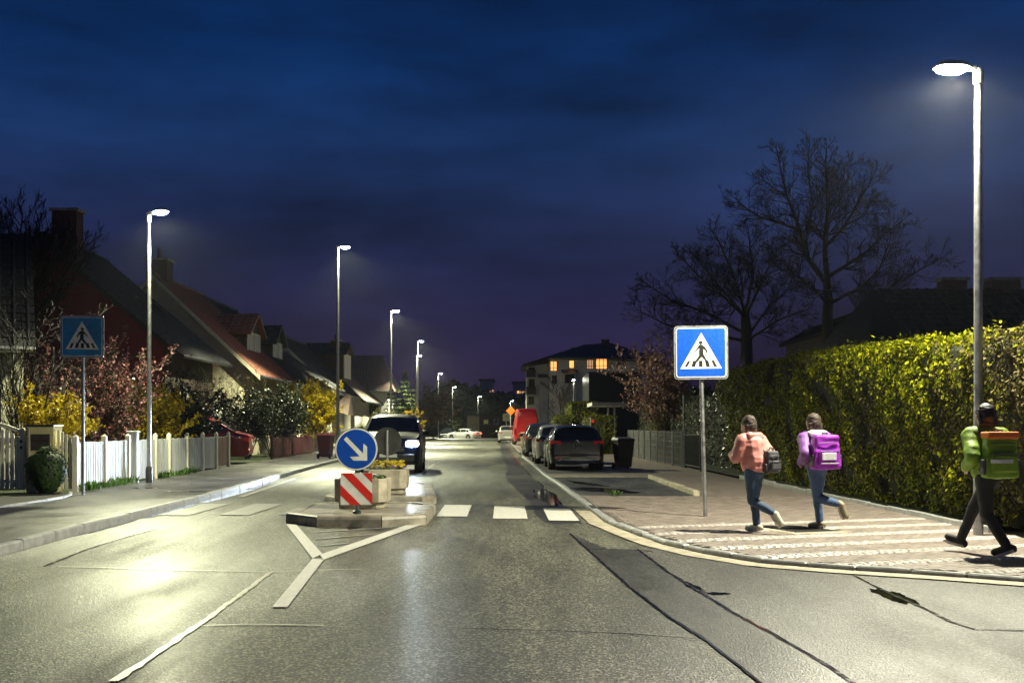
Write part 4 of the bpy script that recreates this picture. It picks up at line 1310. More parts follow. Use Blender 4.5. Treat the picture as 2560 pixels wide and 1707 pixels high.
# emblem and trim on the tailgate
em = MB().lathe([(.058, 0), (.058, -.012), (.047, -.012), (.047, 0)], 24, (0, 0, 0), 'y').build('emblem', M['chrome'], g_b, loc=(0, -2.125, .885), fix=True)
for pts in ([(-.026, .042), (0, .004), (.026, .042)], [(-.045, .016), (-.022, -.04), (0, -.006), (.022, -.04), (.045, .016)]):
    MB().tube([(x, -.006, z) for x, z in pts], .0055, 5).build('emblem_letter', M['chrome'], em)
for sg in (1, -1):
    MB().box(sg * .62 - .13, sg * .62 + .13, -2.167, -2.155, .385, .41).build('reflector', M['tail_glow'] if sg < 0 else M['tail_off'], g_t)  # left reflector glows in place of reflected light
MB().tube([(-.70, -2.15, .30), (-.5, -2.165, .27), (.5, -2.165, .27), (.70, -2.15, .30)], .012, 6).build('chrome_strip', M['chrome'], g_t)
MB().box(-.55, .55, -1.88, -1.62, 1.405, 1.425).build('roof_spoiler', M['paint_golf'], g_t)
MB().tube([(0, -1.5, 1.42), (0, -1.57, 1.50)], .006, 5).build('aerial', M['plastic_black'], g_t)
car('parked_car', 'silver hatchback parked between the dark grey hatchback and a black car', 'car', (1.68, 43.9, .035), HEADING, hatch(4.05, 1.74, 1.47), M['paint_silver'], 'tail_off', 'head_off', 'cars parked along the kerb')
car('parked_car', 'black car parked beyond the silver hatchback, one red tail light showing', 'car', (1.42, 54.2, .035), HEADING, hatch(4.4, 1.80, 1.56), M['paint_black'], 'tail_glow', 'head_off', 'cars parked along the kerb')
v_t, v_b = car('delivery_van', 'tall bright red delivery van seen from behind at the kerb', 'van', (1.05, 88.2, .035), R(1.5), van(), M['paint_vanred'], 'tail_off', 'head_off', None, 'plate', 'rim', False, False, 0, True)
MB().box(-.006, .006, -2.957, -2.945, .5, 2.5).build('door_gap', M['black'], v_b)
MB().lathe([(.09, -2.95), (.09, -2.962)], 16, (.0, 0, 1.35), 'y').build('emblem', M['chrome'], v_t)
for sg in (1, -1):
    MB().box(sg * .42 - .3, sg * .42 + .3, -2.956, -2.948, 1.55, 2.15).build('rear_pane', M['paint_vanred'], v_t)
car('parked_car', 'small pale car parked beyond the red van, only its side showing', 'car', (-.42, 101, .035), R(1.5), hatch(4.0, 1.7, 1.5), M['paint_silver'], 'tail_off', 'head_off', 'cars parked along the kerb')
car('parked_car', 'red saloon car standing tail out in the driveway behind the slatted fence', 'car', (-11.75, 41.0, .42), R(97), sedan(), M['paint_red'], 'tail_glow', 'head_off', None, pitch=7.5)
s_t, s_b = car('oncoming_car', 'dark blue off-road car coming round the island with headlights on', 'car', (-3.78, 36.2, 0), R(180 + 2.5), suv(), M['paint_blue'], 'tail_off', 'head_on')
for sg in (1, -1):
    MB().tube([(sg * .62, -1.9, 1.80), (sg * .66, -1.5, 1.86), (sg * .66, -.3, 1.87), (sg * .62, .05, 1.82)], .018, 6).build('roof_rail', M['chrome'], s_t)
    # aimed ahead and a little down; the kerb-side one swings wide to the footway
    yaw = 24 if sg > 0 else -11
    sp = spot(s_t, (sg * .70, 2.50, .90), 5200 if sg > 0 else 450, 36 if sg > 0 else 40, .9, (.78, .90, 1.0), .12, (R(87.2), 0, R(-yaw if sg > 0 else yaw)), 'headlight_beam')
car('parked_car', 'dark car parked nose to the street beside the bushy pine', 'car', (PD(1116, 1075, 150)[0], 152, -.3), R(178), hatch(4.2, 1.78, 1.5), M['paint_black'])
car('white_car', 'white car turning off at the far end with bright tail lights', 'car', (PD(1158, 1072, 147)[0], 149, -.25), R(58), sedan(), M['paint_white'], 'tail_bright')
# ================================================================== houses
def window(parent, c, w, h, axis, m_pane, frame=None, bars=1, cross=False, depth=.05, sill=True):
    """axis '-y' faces the camera, '+x' faces the street, '-x' the other way; c is the centre on the wall plane"""
    frame = frame or M['wood_white']
    rz = {'-y': 0, '+x': R(90), '-x': R(-90)}[axis]
    Mx = Matrix.Translation(c) @ Matrix.Rotation(rz, 4, 'Z')
    fr = MB()
    t = .07
    for a, b, z0, z1 in ((-w / 2, w / 2, h / 2 - t, h / 2), (-w / 2, w / 2, -h / 2, -h / 2 + t), (-w / 2, -w / 2 + t, -h / 2 + t, h / 2 - t), (w / 2 - t, w / 2, -h / 2 + t, h / 2 - t)):
        fr.box(a, b, -depth, .01, z0, z1, Mx)
    for k in range(bars):
        x = -w / 2 + w * (k + 1) / (bars + 1)
        fr.box(x - t * .45, x + t * .45, -depth + .004, .01, -h / 2 + t, h / 2 - t, Mx)
    if cross: fr.box(-w / 2 + t, w / 2 - t, -depth + .006, .01, -h * .18 - .025, -h * .18 + .025, Mx)
    o = fr.build('window', frame, parent)
    MB().box(-w / 2 + .02, w / 2 - .02, -.012, .006, -h / 2 + .02, h / 2 - .02, Mx).build('pane', m_pane, o)
    if sill: MB().box(-w / 2 - .06, w / 2 + .06, -.14, .0, -h / 2 - .06, -h / 2 - .003, Mx).build('sill', M['render_white'], o)
    return o

def roof_slope(a0, a1, b0, b1, z0, z1, axis, m, parent, name='roof_slope', th=.10, course=.36):
    """stepped tile courses from eave (b0,z0) up to ridge (b1,z1); run along a. axis 'y': ridge along y, b is x; 'x': ridge along x, b is y"""
    run = math.hypot(b1 - b0, z1 - z0)
    n = max(2, int(run / course))
    ub, uz = (b1 - b0) / run, (z1 - z0) / run
    nb, nz = -uz * (1 if b1 > b0 else 1), ub
    if nz < 0: nb, nz = -nb, -nz
    mb = MB()
    for k in range(n):
        s0, s1 = run * k / n - .02, run * (k + 1) / n + .03
        lo, hi = .055, .015
        pts = []
        for s_, hgt in ((s0, lo), (s1, hi), (s1, -th), (s0, -th)):
            pts.append((b0 + ub * s_ + nb * hgt, z0 + uz * s_ + nz * hgt))
        vs = []
        for a in (a0, a1):
            for b, z in pts: vs.append((b, a, z) if axis == 'y' else (a, b, z))
        mb.add(vs, [(0, 1, 2, 3), (7, 6, 5, 4), (0, 4, 5, 1), (3, 2, 6, 7), (0, 3, 7, 4), (1, 5, 6, 2)])
    # rolls running up the slope
    if abs(a1 - a0) < 30:
        m_ = int(abs(a1 - a0) / .30)
        for k in range(m_):
            a = a0 + (a1 - a0) * (k + .5) / m_
            q = []
            for s_ in (0, run):
                for da, hh in ((-.05, .04), (0, .085), (.05, .04)):
                    b, z = b0 + ub * s_ + nb * hh, z0 + uz * s_ + nz * hh
                    q.append((b, a + da, z) if axis == 'y' else (a + da, b, z))
            mb.add(q, [(0, 1, 4, 3), (1, 2, 5, 4)])
    return mb.build(name, m, parent, fix=False)

def gable_house(label, x0, x1, y0, y1, ze, xrg, zr, wall, roof, over=.7, verge=.35, floor=0.0, name='gable_house', barge=None):
    """ridge along y; street side is x1; gable wall faces the camera at y0"""
    t = thing(name, label, 'house', (0, 0, 0))
    sl = (zr - ze) / (xrg - (x1 + over))
    zw = ze + sl * (-over) * 1.0
    zw1 = ze + (zr - ze) * over / ((x1 + over) - xrg) - .12
    slb = (zr - ze) / (xrg - (x0 - over))
    zw0 = ze + slb * over - .12
    MB().prism([(x0, floor), (x1, floor), (x1, zw1), (xrg, zr - .14), (x0, zw0)], y1, y0, 'y').build('wall', wall, t, fix=True)
    r_ = roof_slope(y0 - verge, y1 + verge, x1 + over, xrg, ze, zr, 'y', roof, t)
    roof_slope(y0 - verge, y1 + verge, x0 - over, xrg, ze, zr, 'y', roof, t)
    MB().tube([(xrg, y0 - verge, zr + .06), (xrg, y1 + verge, zr + .06)], .11, 8).build('ridge_cap', roof, t)
    # barge board on the camera-side verge
    ln = math.hypot(x1 + over - xrg, zr - ze)
    bb = MB()
    for xe in (x1 + over, x0 - over):
        bb.add([(xe, y0 - verge - .03, ze - .20), (xrg, y0 - verge - .03, zr - .20), (xrg, y0 - verge - .03, zr + .02), (xe, y0 - verge - .03, ze + .02),
                (xe, y0 - verge - .005, ze - .20), (xrg, y0 - verge - .005, zr - .20), (xrg, y0 - verge - .005, zr + .02), (xe, y0 - verge - .005, ze + .02)],
               [(0, 1, 2, 3), (7, 6, 5, 4), (0, 4, 5, 1), (2, 6, 7, 3), (1, 5, 6, 2), (3, 7, 4, 0)])
    bb.build('barge_board', barge or M['wood_dark'], t, fix=True)
    MB().tube([(x1 + over + .06, y0 - verge, ze - .04), (x1 + over + .06, y1 + verge, ze - .04)], .07, 8).build('gutter', M['darksteel'], t, True)
    return t

def chimney(parent, x, y, w, d, z0, z1, m, pot=True):
    c = MB().box(x - w / 2, x + w / 2, y - d / 2, y + d / 2, z0, z1).build('chimney', m, parent)
    MB().box(x - w / 2 - .08, x + w / 2 + .08, y - d / 2 - .08, y + d / 2 + .08, z1, z1 + .10).build('chimney_cap', M['concrete'], c)
    if pot: MB().lathe([(.10, z1 + .1), (.085, z1 + .55), (.03, z1 + .62)], 8, (x, y, 0)).build('chimney_pot', m, c)

def dormer(parent, xf, y0, y1, zb, zt, roofm, wallm, roofxb, panes):
    """dormer with its face towards the street at xf; roof pitched, ridge along x"""
    ym = (y0 + y1) / 2
    d = MB()
    d.prism([(y0, zb), (y1, zb), (y1, zt - .9), (ym, zt - .1), (y0, zt - .9)], roofxb, xf, 'x')
    o = d.build('dormer', wallm, parent, fix=True)
    for ya, sgn in ((y0 - .25, 1), (y1 + .25, -1)):
        e = zt - 1.05
        roof_slope(roofxb, xf + .3, ya, ym, e, zt, 'x', roofm, o, 'dormer_roof', .07, .3)
    for k in range(panes):
        yc = y0 + (y1 - y0) * (k + .5) / panes
        window(parent, (xf + .005, yc, zb + (zt - .9 - zb) * .55), (y1 - y0) / panes * .78, (zt - .9 - zb) * .85, '+x', M['curtain'], None, 1, False, .05, False)
    return o

# pale house at the gate, only its corner shows
h0 = thing('garden_house', 'pale olive rendered house corner behind the garden gate, under a dark roof', 'house', (-11.25, 26.2, 0), R(24))
MB().box(-12.75, 0, 0, 7.8, 0, 3.25).build('wall', M['render_olive'], h0)
roof_slope(-13.2, .25, -.5, 3.9, 3.2, 6.4, 'x', M['tile_black'], h0)
roof_slope(-13.2, .25, 8.3, 3.9, 3.2, 6.4, 'x', M['tile_black'], h0)
MB().prism([(0, 3.25), (7.8, 3.25), (3.9, 6.2)], -.35, 0, 'x').build('gable', M['wood_dark'], h0, fix=True)
window(h0, (-.85, 0, 1.75), .9, 1.2, '-y', M['glass_dark'], M['wood_white'])
MB().tube([(-13.2, -.58, 3.15), (.25, -.58, 3.15)], .07, 8).build('gutter', M['galv'], h0, True)

h1 = gable_house('dark red gabled house with a broad brick chimney behind the pink tree', -22.5, -13.35, 43.6, 50.6, 4.15, -18.1, 8.75, M['render_red'], M['tile_dark'], .75, .3)
chimney(h1, -17.3, 44.3, .95, .7, 7.4, 9.75, M['brick_dark'], False)
MB().box(-13.8, -12.6, 47.4, 50.4, 0, 2.9).build('porch', M['wood_dark'], h1)
MB().box(-13.36, -13.31, 43.62, 50.58, 0, 4.5).build('cladding', M['wood_dark'], h1)
for yc in (45.0, 46.6): window(h1, (-13.305, yc, 2.0), 1.0, 1.6, '+x', M['curtain'], M['wood_white'], 1)
window(h1, (-12.595, 48.6, 1.9), 1.2, 1.7, '+x', M['curtain'], M['wood_white'], 2)
for yc in (46.0, 48.5):
    u = .45
    x = -12.6 + (-18.1 + 12.6) * u; z = 4.15 + 4.6 * u
    sk = MB().add([(x + .35, yc - .3, z - .24), (x - .35, yc - .3, z + .36), (x - .35, yc + .3, z + .36), (x + .35, yc + .3, z - .24)], [(0, 3, 2, 1)])
    o = sk.build('skylight', M['glass_dark'], h1, fix=True); o.location = (.13, 0, .15)

h2 = gable_house('cream house with red-brown tiled roof and a dormer, right behind the dark red house', -20.5, -12.1, 51.4, 58.9, 3.7, -16.1, 8.2, M['render_cream'], M['tile_red'], .8, .35, barge=M['render_cream'])
chimney(h2, -16.2, 52.3, .95, .9, 7.2, 9.0, M['brick_dark'])
dormer(h2, -12.75, 54.6, 57.6, 4.7, 6.95, M['tile_red'], M['wood_dark'], -15.6, 2)
for yc in (53.2, 56.5): window(h2, (-12.095, yc, 1.9), 1.1, 1.3, '+x', M['curtain'], M['wood_white'], 1)
h3 = gable_house('house with dark brown roof and dormer adjoining the red-brown roof', -20.5, -12.2, 59.6, 66.4, 3.7, -16.1, 8.1, M['render_cream'], M['tile_dark'], .8, .2)
dormer(h3, -12.9, 61.2, 63.8, 4.8, 6.95, M['tile_dark'], M['wood_dark'], -15.6, 2)
for yc in (61.2, 64.4): window(h3, (-12.195, yc, 1.9), 1.1, 1.3, '+x', M['curtain'], M['wood_white'], 1)
an = gable_house('low grey wing with dark lean roof before the cream gable', -16.5, -11.6, 68.2, 73.2, 3.75, -14.6, 6.1, M['render_grey'], M['tile_dark'], .7, .3, name='house_wing')
window(an, (-11.595, 70.7, 1.9), 1.1, 1.3, '+x', M['glass_dark'], M['wood_white'], 1)
h4 = gable_house('tall cream gabled house with dark roof halfway down the street', -19.5, -12.2, 74.2, 86, 3.6, -15.6, 7.5, M['render_cream'], M['tile_dark'], .7, .12, barge=M['render_cream'])
MB().add([(-12.19, 76.2, 2.6), (-11.0, 76.2, 2.2), (-11.0, 79.2, 2.2), (-12.19, 79.2, 2.6), (-12.19, 77.7, 4.0), (-11.0, 77.7, 3.6)], [(1, 2, 5), (0, 1, 5, 4), (3, 4, 5, 2)]).build('porch_roof', M['tile_brown'], h4)
for yc in (75.4, 82): window(h4, (-12.195, yc, 1.8), 1.1, 1.3, '+x', M['glass_dark'], M['wood_white'], 1)
h5 = gable_house('dark house with a small gable window and square chimney further down', -21.5, -12.5, 90.5, 103, 3.45, -16.6, 7.6, M['render_grey'], M['tile_brown'], .8, .3)
chimney(h5, -14.4, 93, .75, .7, 6.2, 8.4, M['brick_dark'])
dormer(h5, -13.6, 91.6, 96.2, 5.1, 8.3, M['tile_dark'], M['wood_dark'], -17, 1)
window(h5, (-16.4, 90.49, 6.35), .7, .8, '-y', M['curtain'], M['wood_white'], 1)
window(h5, (-12.495, 96, 1.8), 1.1, 1.3, '+x', M['glass_dark'], M['wood_white'], 1)
h6 = thing('hip_roof_house', 'white house under a broad dark hip roof with tile courses, beyond the gabled row', 'house')
MB().box(-21, -12.3, 113, 121, 0, 4.9).build('wall', M['render_white'], h6)
hr = MB()
ex0, ex1, ey0, ey1, ez, rz_ = -21.7, -11.7, 112.2, 121.8, 4.95, 8.7
roof_m = roof_slope(-19.6, -13.2, ey0, 117, ez, rz_, 'x', M['tile_brown'], h6)
hr.add([(ex0, ey0, ez), (-13.2, ey0, ez), (ex1, ey0, ez), (ex1, ey1, ez), (ex0, ey1, ez), (-19, 117, rz_), (-13.2, 117, rz_)],
       [(1, 2, 6), (2, 3, 6), (3, 4, 5, 6), (4, 0, 5), (0, 1, 6, 5)])
hr.build('roof', M['tile_brown'], h6)
MB().box(-15.6, -13.0, 111.5, 113, 0, 3.4).build('porch', M['wood_dark'], h6)
MB().tube([(ex0, ey0 - .06, ez - .05), (ex1, ey0 - .06, ez - .05)], .08, 8).build('gutter', M['galv'], h6)
window(h6, (-12.29, 115, 2.0), 1.2, 1.4, '+x', M['glass_dark'], M['wood_white'], 1)

# apartment house with lit top-floor windows
DA = 132.0
sA = FPX / DA
def ax(px): return (px - 1280) / sA
def az(py): return CAMH + (HOR - py) / sA
ap = thing('apartment_house', 'pale three-storey apartment house with warm lit windows under a broad dark hip roof', 'building')
zE = az(893)
MB().box(ax(1372), ax(1600), DA, DA + 14, 0, zE).build('wall', M['render_white'], ap)
MB().box(ax(1318), ax(1371), DA + 2.5, DA + 13, 0, az(906)).build('wing', M['render_white'], ap)
MB().prism([(ax(1600), 0), (ax(1600) + .0, zE), (ax(1570), zE), (ax(1570), 0)], DA + .3, DA + 10, 'y')
MB().add([(ax(1600), DA + .2, 0), (ax(1632), DA + 2, 0), (ax(1632), DA + 10, 0), (ax(1600), DA + 10, 0), (ax(1600), DA + .2, zE), (ax(1604), DA + 2, zE), (ax(1604), DA + 10, zE), (ax(1600), DA + 10, zE)],
         [(0, 1, 5, 4), (1, 2, 6, 5), (4, 5, 6, 7)]).build('wall_end', M['render_white'], ap)
apx = (ax(1508), DA + 7, az(847) + .35)
eL, eR, eF, eB, eZ = ax(1306), ax(1660), DA - 1.0, DA + 15.5, az(893)
rm = MB()
rm.add([(eL, eF + 3, eZ - .75), (ax(1365), eF, eZ), (eR, eF, eZ - .35), (eR, eB, eZ - .35), (eL, eB, eZ - .75), (ax(1470), DA + 7, apx[2] - .5), (ax(1540), DA + 7, apx[2] - .3)],
       [(0, 1, 5), (1, 2, 6, 5), (2, 3, 6), (3, 4, 5, 6), (4, 0, 5)])
rm.add([(eL, eF + 3, eZ - .95), (ax(1365), eF, eZ - .2), (eR, eF, eZ - .55), (eR, eB, eZ - .55), (eL, eB, eZ - .95)], [(4, 3, 2, 1, 0)])
rm.build('roof', M['tile_dark'], ap)
chimney(ap, ax(1524), DA + 6, .9, .8, apx[2] - 1.4, apx[2] - .05, M['brick_dark'], False)
MB().box(ax(1432), ax(1455), DA + 4, DA + 5, az(875), az(862)).build('roof_vent', M['darksteel'], ap)
def awin(px0, px1, py0, py1, m, bars=1, cross=False, y=DA):
    return window(ap, ((ax(px0) + ax(px1)) / 2, y, (az(py0) + az(py1)) / 2), ax(px1) - ax(px0), az(py0) - az(py1), '-y', m, M['frame_dark'], bars, cross, .06, False)
awin(1375, 1393, 902, 928, M['win_lit'], 1, True)
awin(1422, 1436, 900, 921, M['win_lit'], 0)
awin(1466, 1484, 897, 923, M['win_lit_pale'], 2, True)
awin(1489, 1518, 896, 923, M['win_lit'], 2, True)
awin(1545, 1551, 898, 912, M['glass_dark'], 0); awin(1556, 1563, 897, 912, M['glass_dark'], 0)
awin(1380, 1392, 938, 960, M['glass_dark'], 1)
awin(1406, 1411, 936, 957, M['win_lit_pale'], 0); awin(1434, 1440, 935, 957, M['win_lit_pale'], 0)
awin(1461, 1471, 935, 958, M['win_lit_pale'], 1)
awin(1322, 1338, 915, 937, M['glass_dark'], 1, False, DA + 2.5); awin(1322, 1338, 944, 968, M['glass_dark'], 1, False, DA + 2.5); awin(1322, 1336, 990, 1010, M['glass_dark'], 1, False, DA + 2.5)
for z in (az(942), az(985)):
    bl = MB().box(ax(1316), ax(1340), DA + 1.2, DA + 2.5, z - .12, z).build('balcony', M['render_white'], ap)
    MB().box(ax(1316), ax(1340), DA + 1.2, DA + 1.26, z, z + .9).build('balcony_rail', M['wood_dark'], bl)
by = MB().box(ax(1408), ax(1440), DA - 1.1, DA, 0, az(934)).build('bay', M['render_grey'], ap)
MB().add([(ax(1403), DA - 1.5, az(934)), (ax(1443), DA - 1.5, az(934)), (ax(1443), DA, az(924)), (ax(1403), DA, az(924))], [(0, 1, 2, 3)]).build('bay_roof', M['tile_brown'], ap)
MB().box(ax(1412), ax(1434), DA - 1.16, DA - 1.1, az(958), az(937)).build('bay_window', M['glass_dark'], by)
MB().add([(ax(1346), DA - .6, az(944)), (ax(1371), DA - .6, az(944)), (ax(1371), DA + 2.4, az(933)), (ax(1346), DA + 2.4, az(933))], [(0, 1, 2, 3)]).build('oriel_roof', M['tile_brown'], ap)
MB().box(ax(1349), ax(1370), DA + .2, DA + 2.4, 0, az(943)).build('oriel', M['render_grey'], ap)

# dark garage block with pale carport canopy
dg = thing('dark_shed_house', 'black unlit gabled house between the apartment house and the blossom tree', 'house')
MB().prism([(PD(1472, 0, 92)[0], 0), (PD(1600, 0, 92)[0], 0), (PD(1600, 0, 92)[0], PD(0, 932, 92)[2]), (PD(1472, 0, 92)[0], PD(0, 932, 92)[2])], 100, 92, 'y').build('wall', M['black'], dg, fix=True)
roof_slope(PD(1470, 0, 92)[0], PD(1606, 0, 92)[0], 91.4, 96, PD(0, 932, 92)[2], PD(0, 932, 92)[2] + .12, 'x', M['tile_dark'], dg)
cp = thing('carport', 'pale flat carport canopy on two slim posts', 'carport', (PD(1535, 0, 66)[0], 66, 0))
MB().box(-1.3, .65, -.4, 4, 2.62, 2.82).build('canopy', M['render_grey'], cp)
for x in (-.35, .02): MB().box(x - .05, x + .05, -.05, .05, 0, 2.62).build('post', M['render_grey'], cp)

# unlit houses behind the hedge
bh = thing('roof_house', 'large black roofed house silhouetted behind the hedge, beside the lamp post', 'house')
d_ = 34.0
X0, X1 = PD(2170, 0, d_)[0], PD(2600, 0, d_)[0] + 6
zt_, zb_ = PD(0, 716, d_)[2], 3.2
MB().box(X0 + .6, X1, d_ + .5, d_ + 9, 0, zb_ + .2).build('wall', M['wood_dark'], bh)
mbh = MB()
mbh.add([(X0, d_, zb_), (X1, d_, zb_), (X1, d_ + 10, zb_), (X0, d_ + 10, zb_), (X0 + 1.6, d_ + 4.5, zt_ + .45), (X1, d_ + 4.5, zt_ + .45)], [(0, 1, 5, 4), (2, 3, 4, 5), (3, 0, 4), (1, 2, 5)])
mbh.build('roof', M['tile_black'], bh)
roof_slope(X0 + 1.7, X1, d_, d_ + 4.5, zb_, zt_ + .45, 'x', M['tile_black'], bh)
chimney(bh, PD(2385, 0, d_ + 4.5)[0], d_ + 4.7, .8, .6, zt_ - .3, zt_ + .75, M['brick_dark'], False)
chimney(bh, PD(2512, 0, d_ + 4.5)[0], d_ + 4.7, 1.0, .6, zt_ - .3, zt_ + .75, M['brick_dark'], False)
gh = gable_house('small grey gabled house peeping between the bare tree and the black roof', PD(2070, 0, 52)[0], PD(2172, 0, 52)[0], 52, 60, PD(0, 832, 52)[2], PD(2125, 0, 52)[0], PD(0, 795, 52)[2], M['wood_dark'], M['tile_black'], .3, .3)

# far end of the street
fb = thing('brick_building', 'low dark brick building closing the far end of the street', 'building')
d_ = 215.0
def bx_(px0, px1, py0, z0=-6): return (PD(px0, 0, d_)[0], PD(px1, 0, d_)[0], d_, d_ + 8, z0, PD(0, py0, d_)[2])
MB().box(*bx_(1192, 1262, 1040)).build('wall', M['brick_dark'], fb)
MB().box(PD(1190, 0, d_)[0], PD(1264, 0, d_)[0], d_ - .4, d_ + 8.4, PD(0, 1040, d_)[2], PD(0, 1037, d_)[2]).build('roof', M['tile_dark'], fb)
for px in (1215, 1240):
    window(fb, (PD(px, 0, d_)[0], d_, PD(0, 1054, d_)[2]), .9, .9, '-y', M['glass_dark'], M['wood_white'], 0)
yw = thing('yellow_wall', 'yellow-lit hedge at the far end beyond the white car, built as an ochre wall', 'wall')
MB().box(PD(1168, 0, 178)[0], PD(1198, 0, 178)[0], 178, 178.4, -3, PD(0, 1041, 178)[2]).build('panel', M['render_yellow'], yw)  # stands in for a hedge; the yellow light is in its ochre colour
MB().box(PD(1167, 0, 178)[0], PD(1199, 0, 178)[0], 177.9, 178.5, PD(0, 1041, 178)[2], PD(0, 1041, 178)[2] + .15).build('coping', M['concrete'], yw)
def tower(px0, px1, py, dd, label, wins):
    t = thing('tower_block', label, 'building', (0, 0, 0), 0, 'far blocks of flats')
    MB().box(PD(px0, 0, dd)[0], PD(px1, 0, dd)[0], dd, dd + 20, -8, PD(0, py, dd)[2]).build('wall', M['render_grey'], t)
    for a, b, c_, e, m in wins:
        MB().box(PD(a, 0, dd)[0], PD(b, 0, dd)[0], dd - .1, dd, PD(0, e, dd)[2], PD(0, c_, dd)[2]).build('window', m, t)
    MB().box(PD(px0, 0, dd)[0] - .5, PD(px1, 0, dd)[0] + .5, dd - .5, dd + 20.5, PD(0, py, dd)[2], PD(0, py, dd)[2] + .6).build('roof', M['tile_dark'], t)
tower(1200, 1233, 951, 420, 'distant dark block of flats with dim white windows', [(1216, 1220, 975, 982, M['win_lit_pale']), (1222, 1226, 977, 981, M['win_lit_pale']), (1230, 1234, 974, 979, M['win_lit_pale'])])
tower(1283, 1314, 957, 430, 'distant dark block of flats with a row of orange windows', [(1293, 1298, 977, 983, M['win_lit']), (1300, 1303, 978, 983, M['win_lit_pale']), (1305, 1311, 978, 983, M['win_lit_pale'])])
# ================================================================== plants
class Twigs:
    def __init__(s, seed):
        s.mb = MB(); s.rg = random.Random(seed); s.ends = []
    def jit(s, d, a):
        v = Vector((s.rg.gauss(0, 1), s.rg.gauss(0, 1), s.rg.gauss(0, 1)))
        return (d + v * a).normalized()
    def branch(s, p, d, L, r, lev, maxlev, kids=5, up=.06, wob=.13, ratio=.55, ang=.8, sides=None, rmin=.007):
        n = 4 if lev < maxlev else 3
        pts, rr = [Vector(p)], [r]
        for i in range(n):
            d = s.jit(d, wob); d = (d + Vector((0, 0, up))).normalized()
            pts.append(pts[-1] + d * (L / n)); rr.append(max(rmin, r * (1 - .62 * (i + 1) / n)))
        s.mb.tube(pts, rr, sides or (5 if r > .03 else 3), False)
        s.ends.append((pts, lev))
        if lev >= maxlev: return
        k = kids if lev == 0 else max(2, kids - 1)
        for i in range(k):
            t = .25 + .72 * (i + s.rg.random() * .7) / k
            f = t * n; j = min(n - 1, int(f)); q = pts[j].lerp(pts[j + 1], f - j)
            base = (pts[j + 1] - pts[j]).normalized()
            side = s.jit(Vector((0, 0, 0)), 1.0)
            side = (side - base * side.dot(base)).normalized()
            nd = (base + side * ang * s.rg.uniform(.6, 1.2)).normalized()
            s.branch(q, nd, L * ratio * s.rg.uniform(.7, 1.15) * (1.15 - .4 * t), max(rmin, rr[j] * .62), lev + 1, maxlev, kids, up, wob, ratio, ang, sides, rmin)
    def limb(s, pts, r0, r1, step, bl, lev0, maxlev, kids, **kw):
        """a given limb; side branches sprout along it"""
        P = [Vector(p) for p in pts]
        n = len(P)
        rr = [r0 + (r1 - r0) * i / (n - 1) for i in range(n)]
        s.mb.tube(P, rr, 7, False)
        acc = 0
        for i in range(n - 1):
            L = (P[i + 1] - P[i]).length
            m = max(1, int(L / step))
            for k in range(m):
                t = (k + s.rg.random()) / m
                u = (i + t) / (n - 1)
                if u < .18: continue
                q = P[i].lerp(P[i + 1], t); base = (P[i + 1] - P[i]).normalized()
                side = s.jit(Vector((0, 0, 0)), 1.0); side = (side - base * side.dot(base)).normalized()
                nd = (base * .75 + side * s.rg.uniform(.6, 1.1)).normalized()
                s.branch(q, nd, bl * s.rg.uniform(.55, 1.15) * (1.2 - .5 * u), max(.012, rr[i] * .45), lev0, maxlev, kids, **kw)
        s.branch(P[-1], (P[-1] - P[-2]).normalized(), bl * .35, r1, lev0, maxlev, kids, **kw)

def thing_tree(name, label, cat, loc, group=None):
    return thing(name, label, cat, loc, 0, group)

def build_local(mb, name, m, t, smooth=False):
    L = t.location
    mb.v = [(x - L[0], y - L[1], z - L[2]) for x, y, z in mb.v]
    return mb.build(name, m, t, smooth, 60)

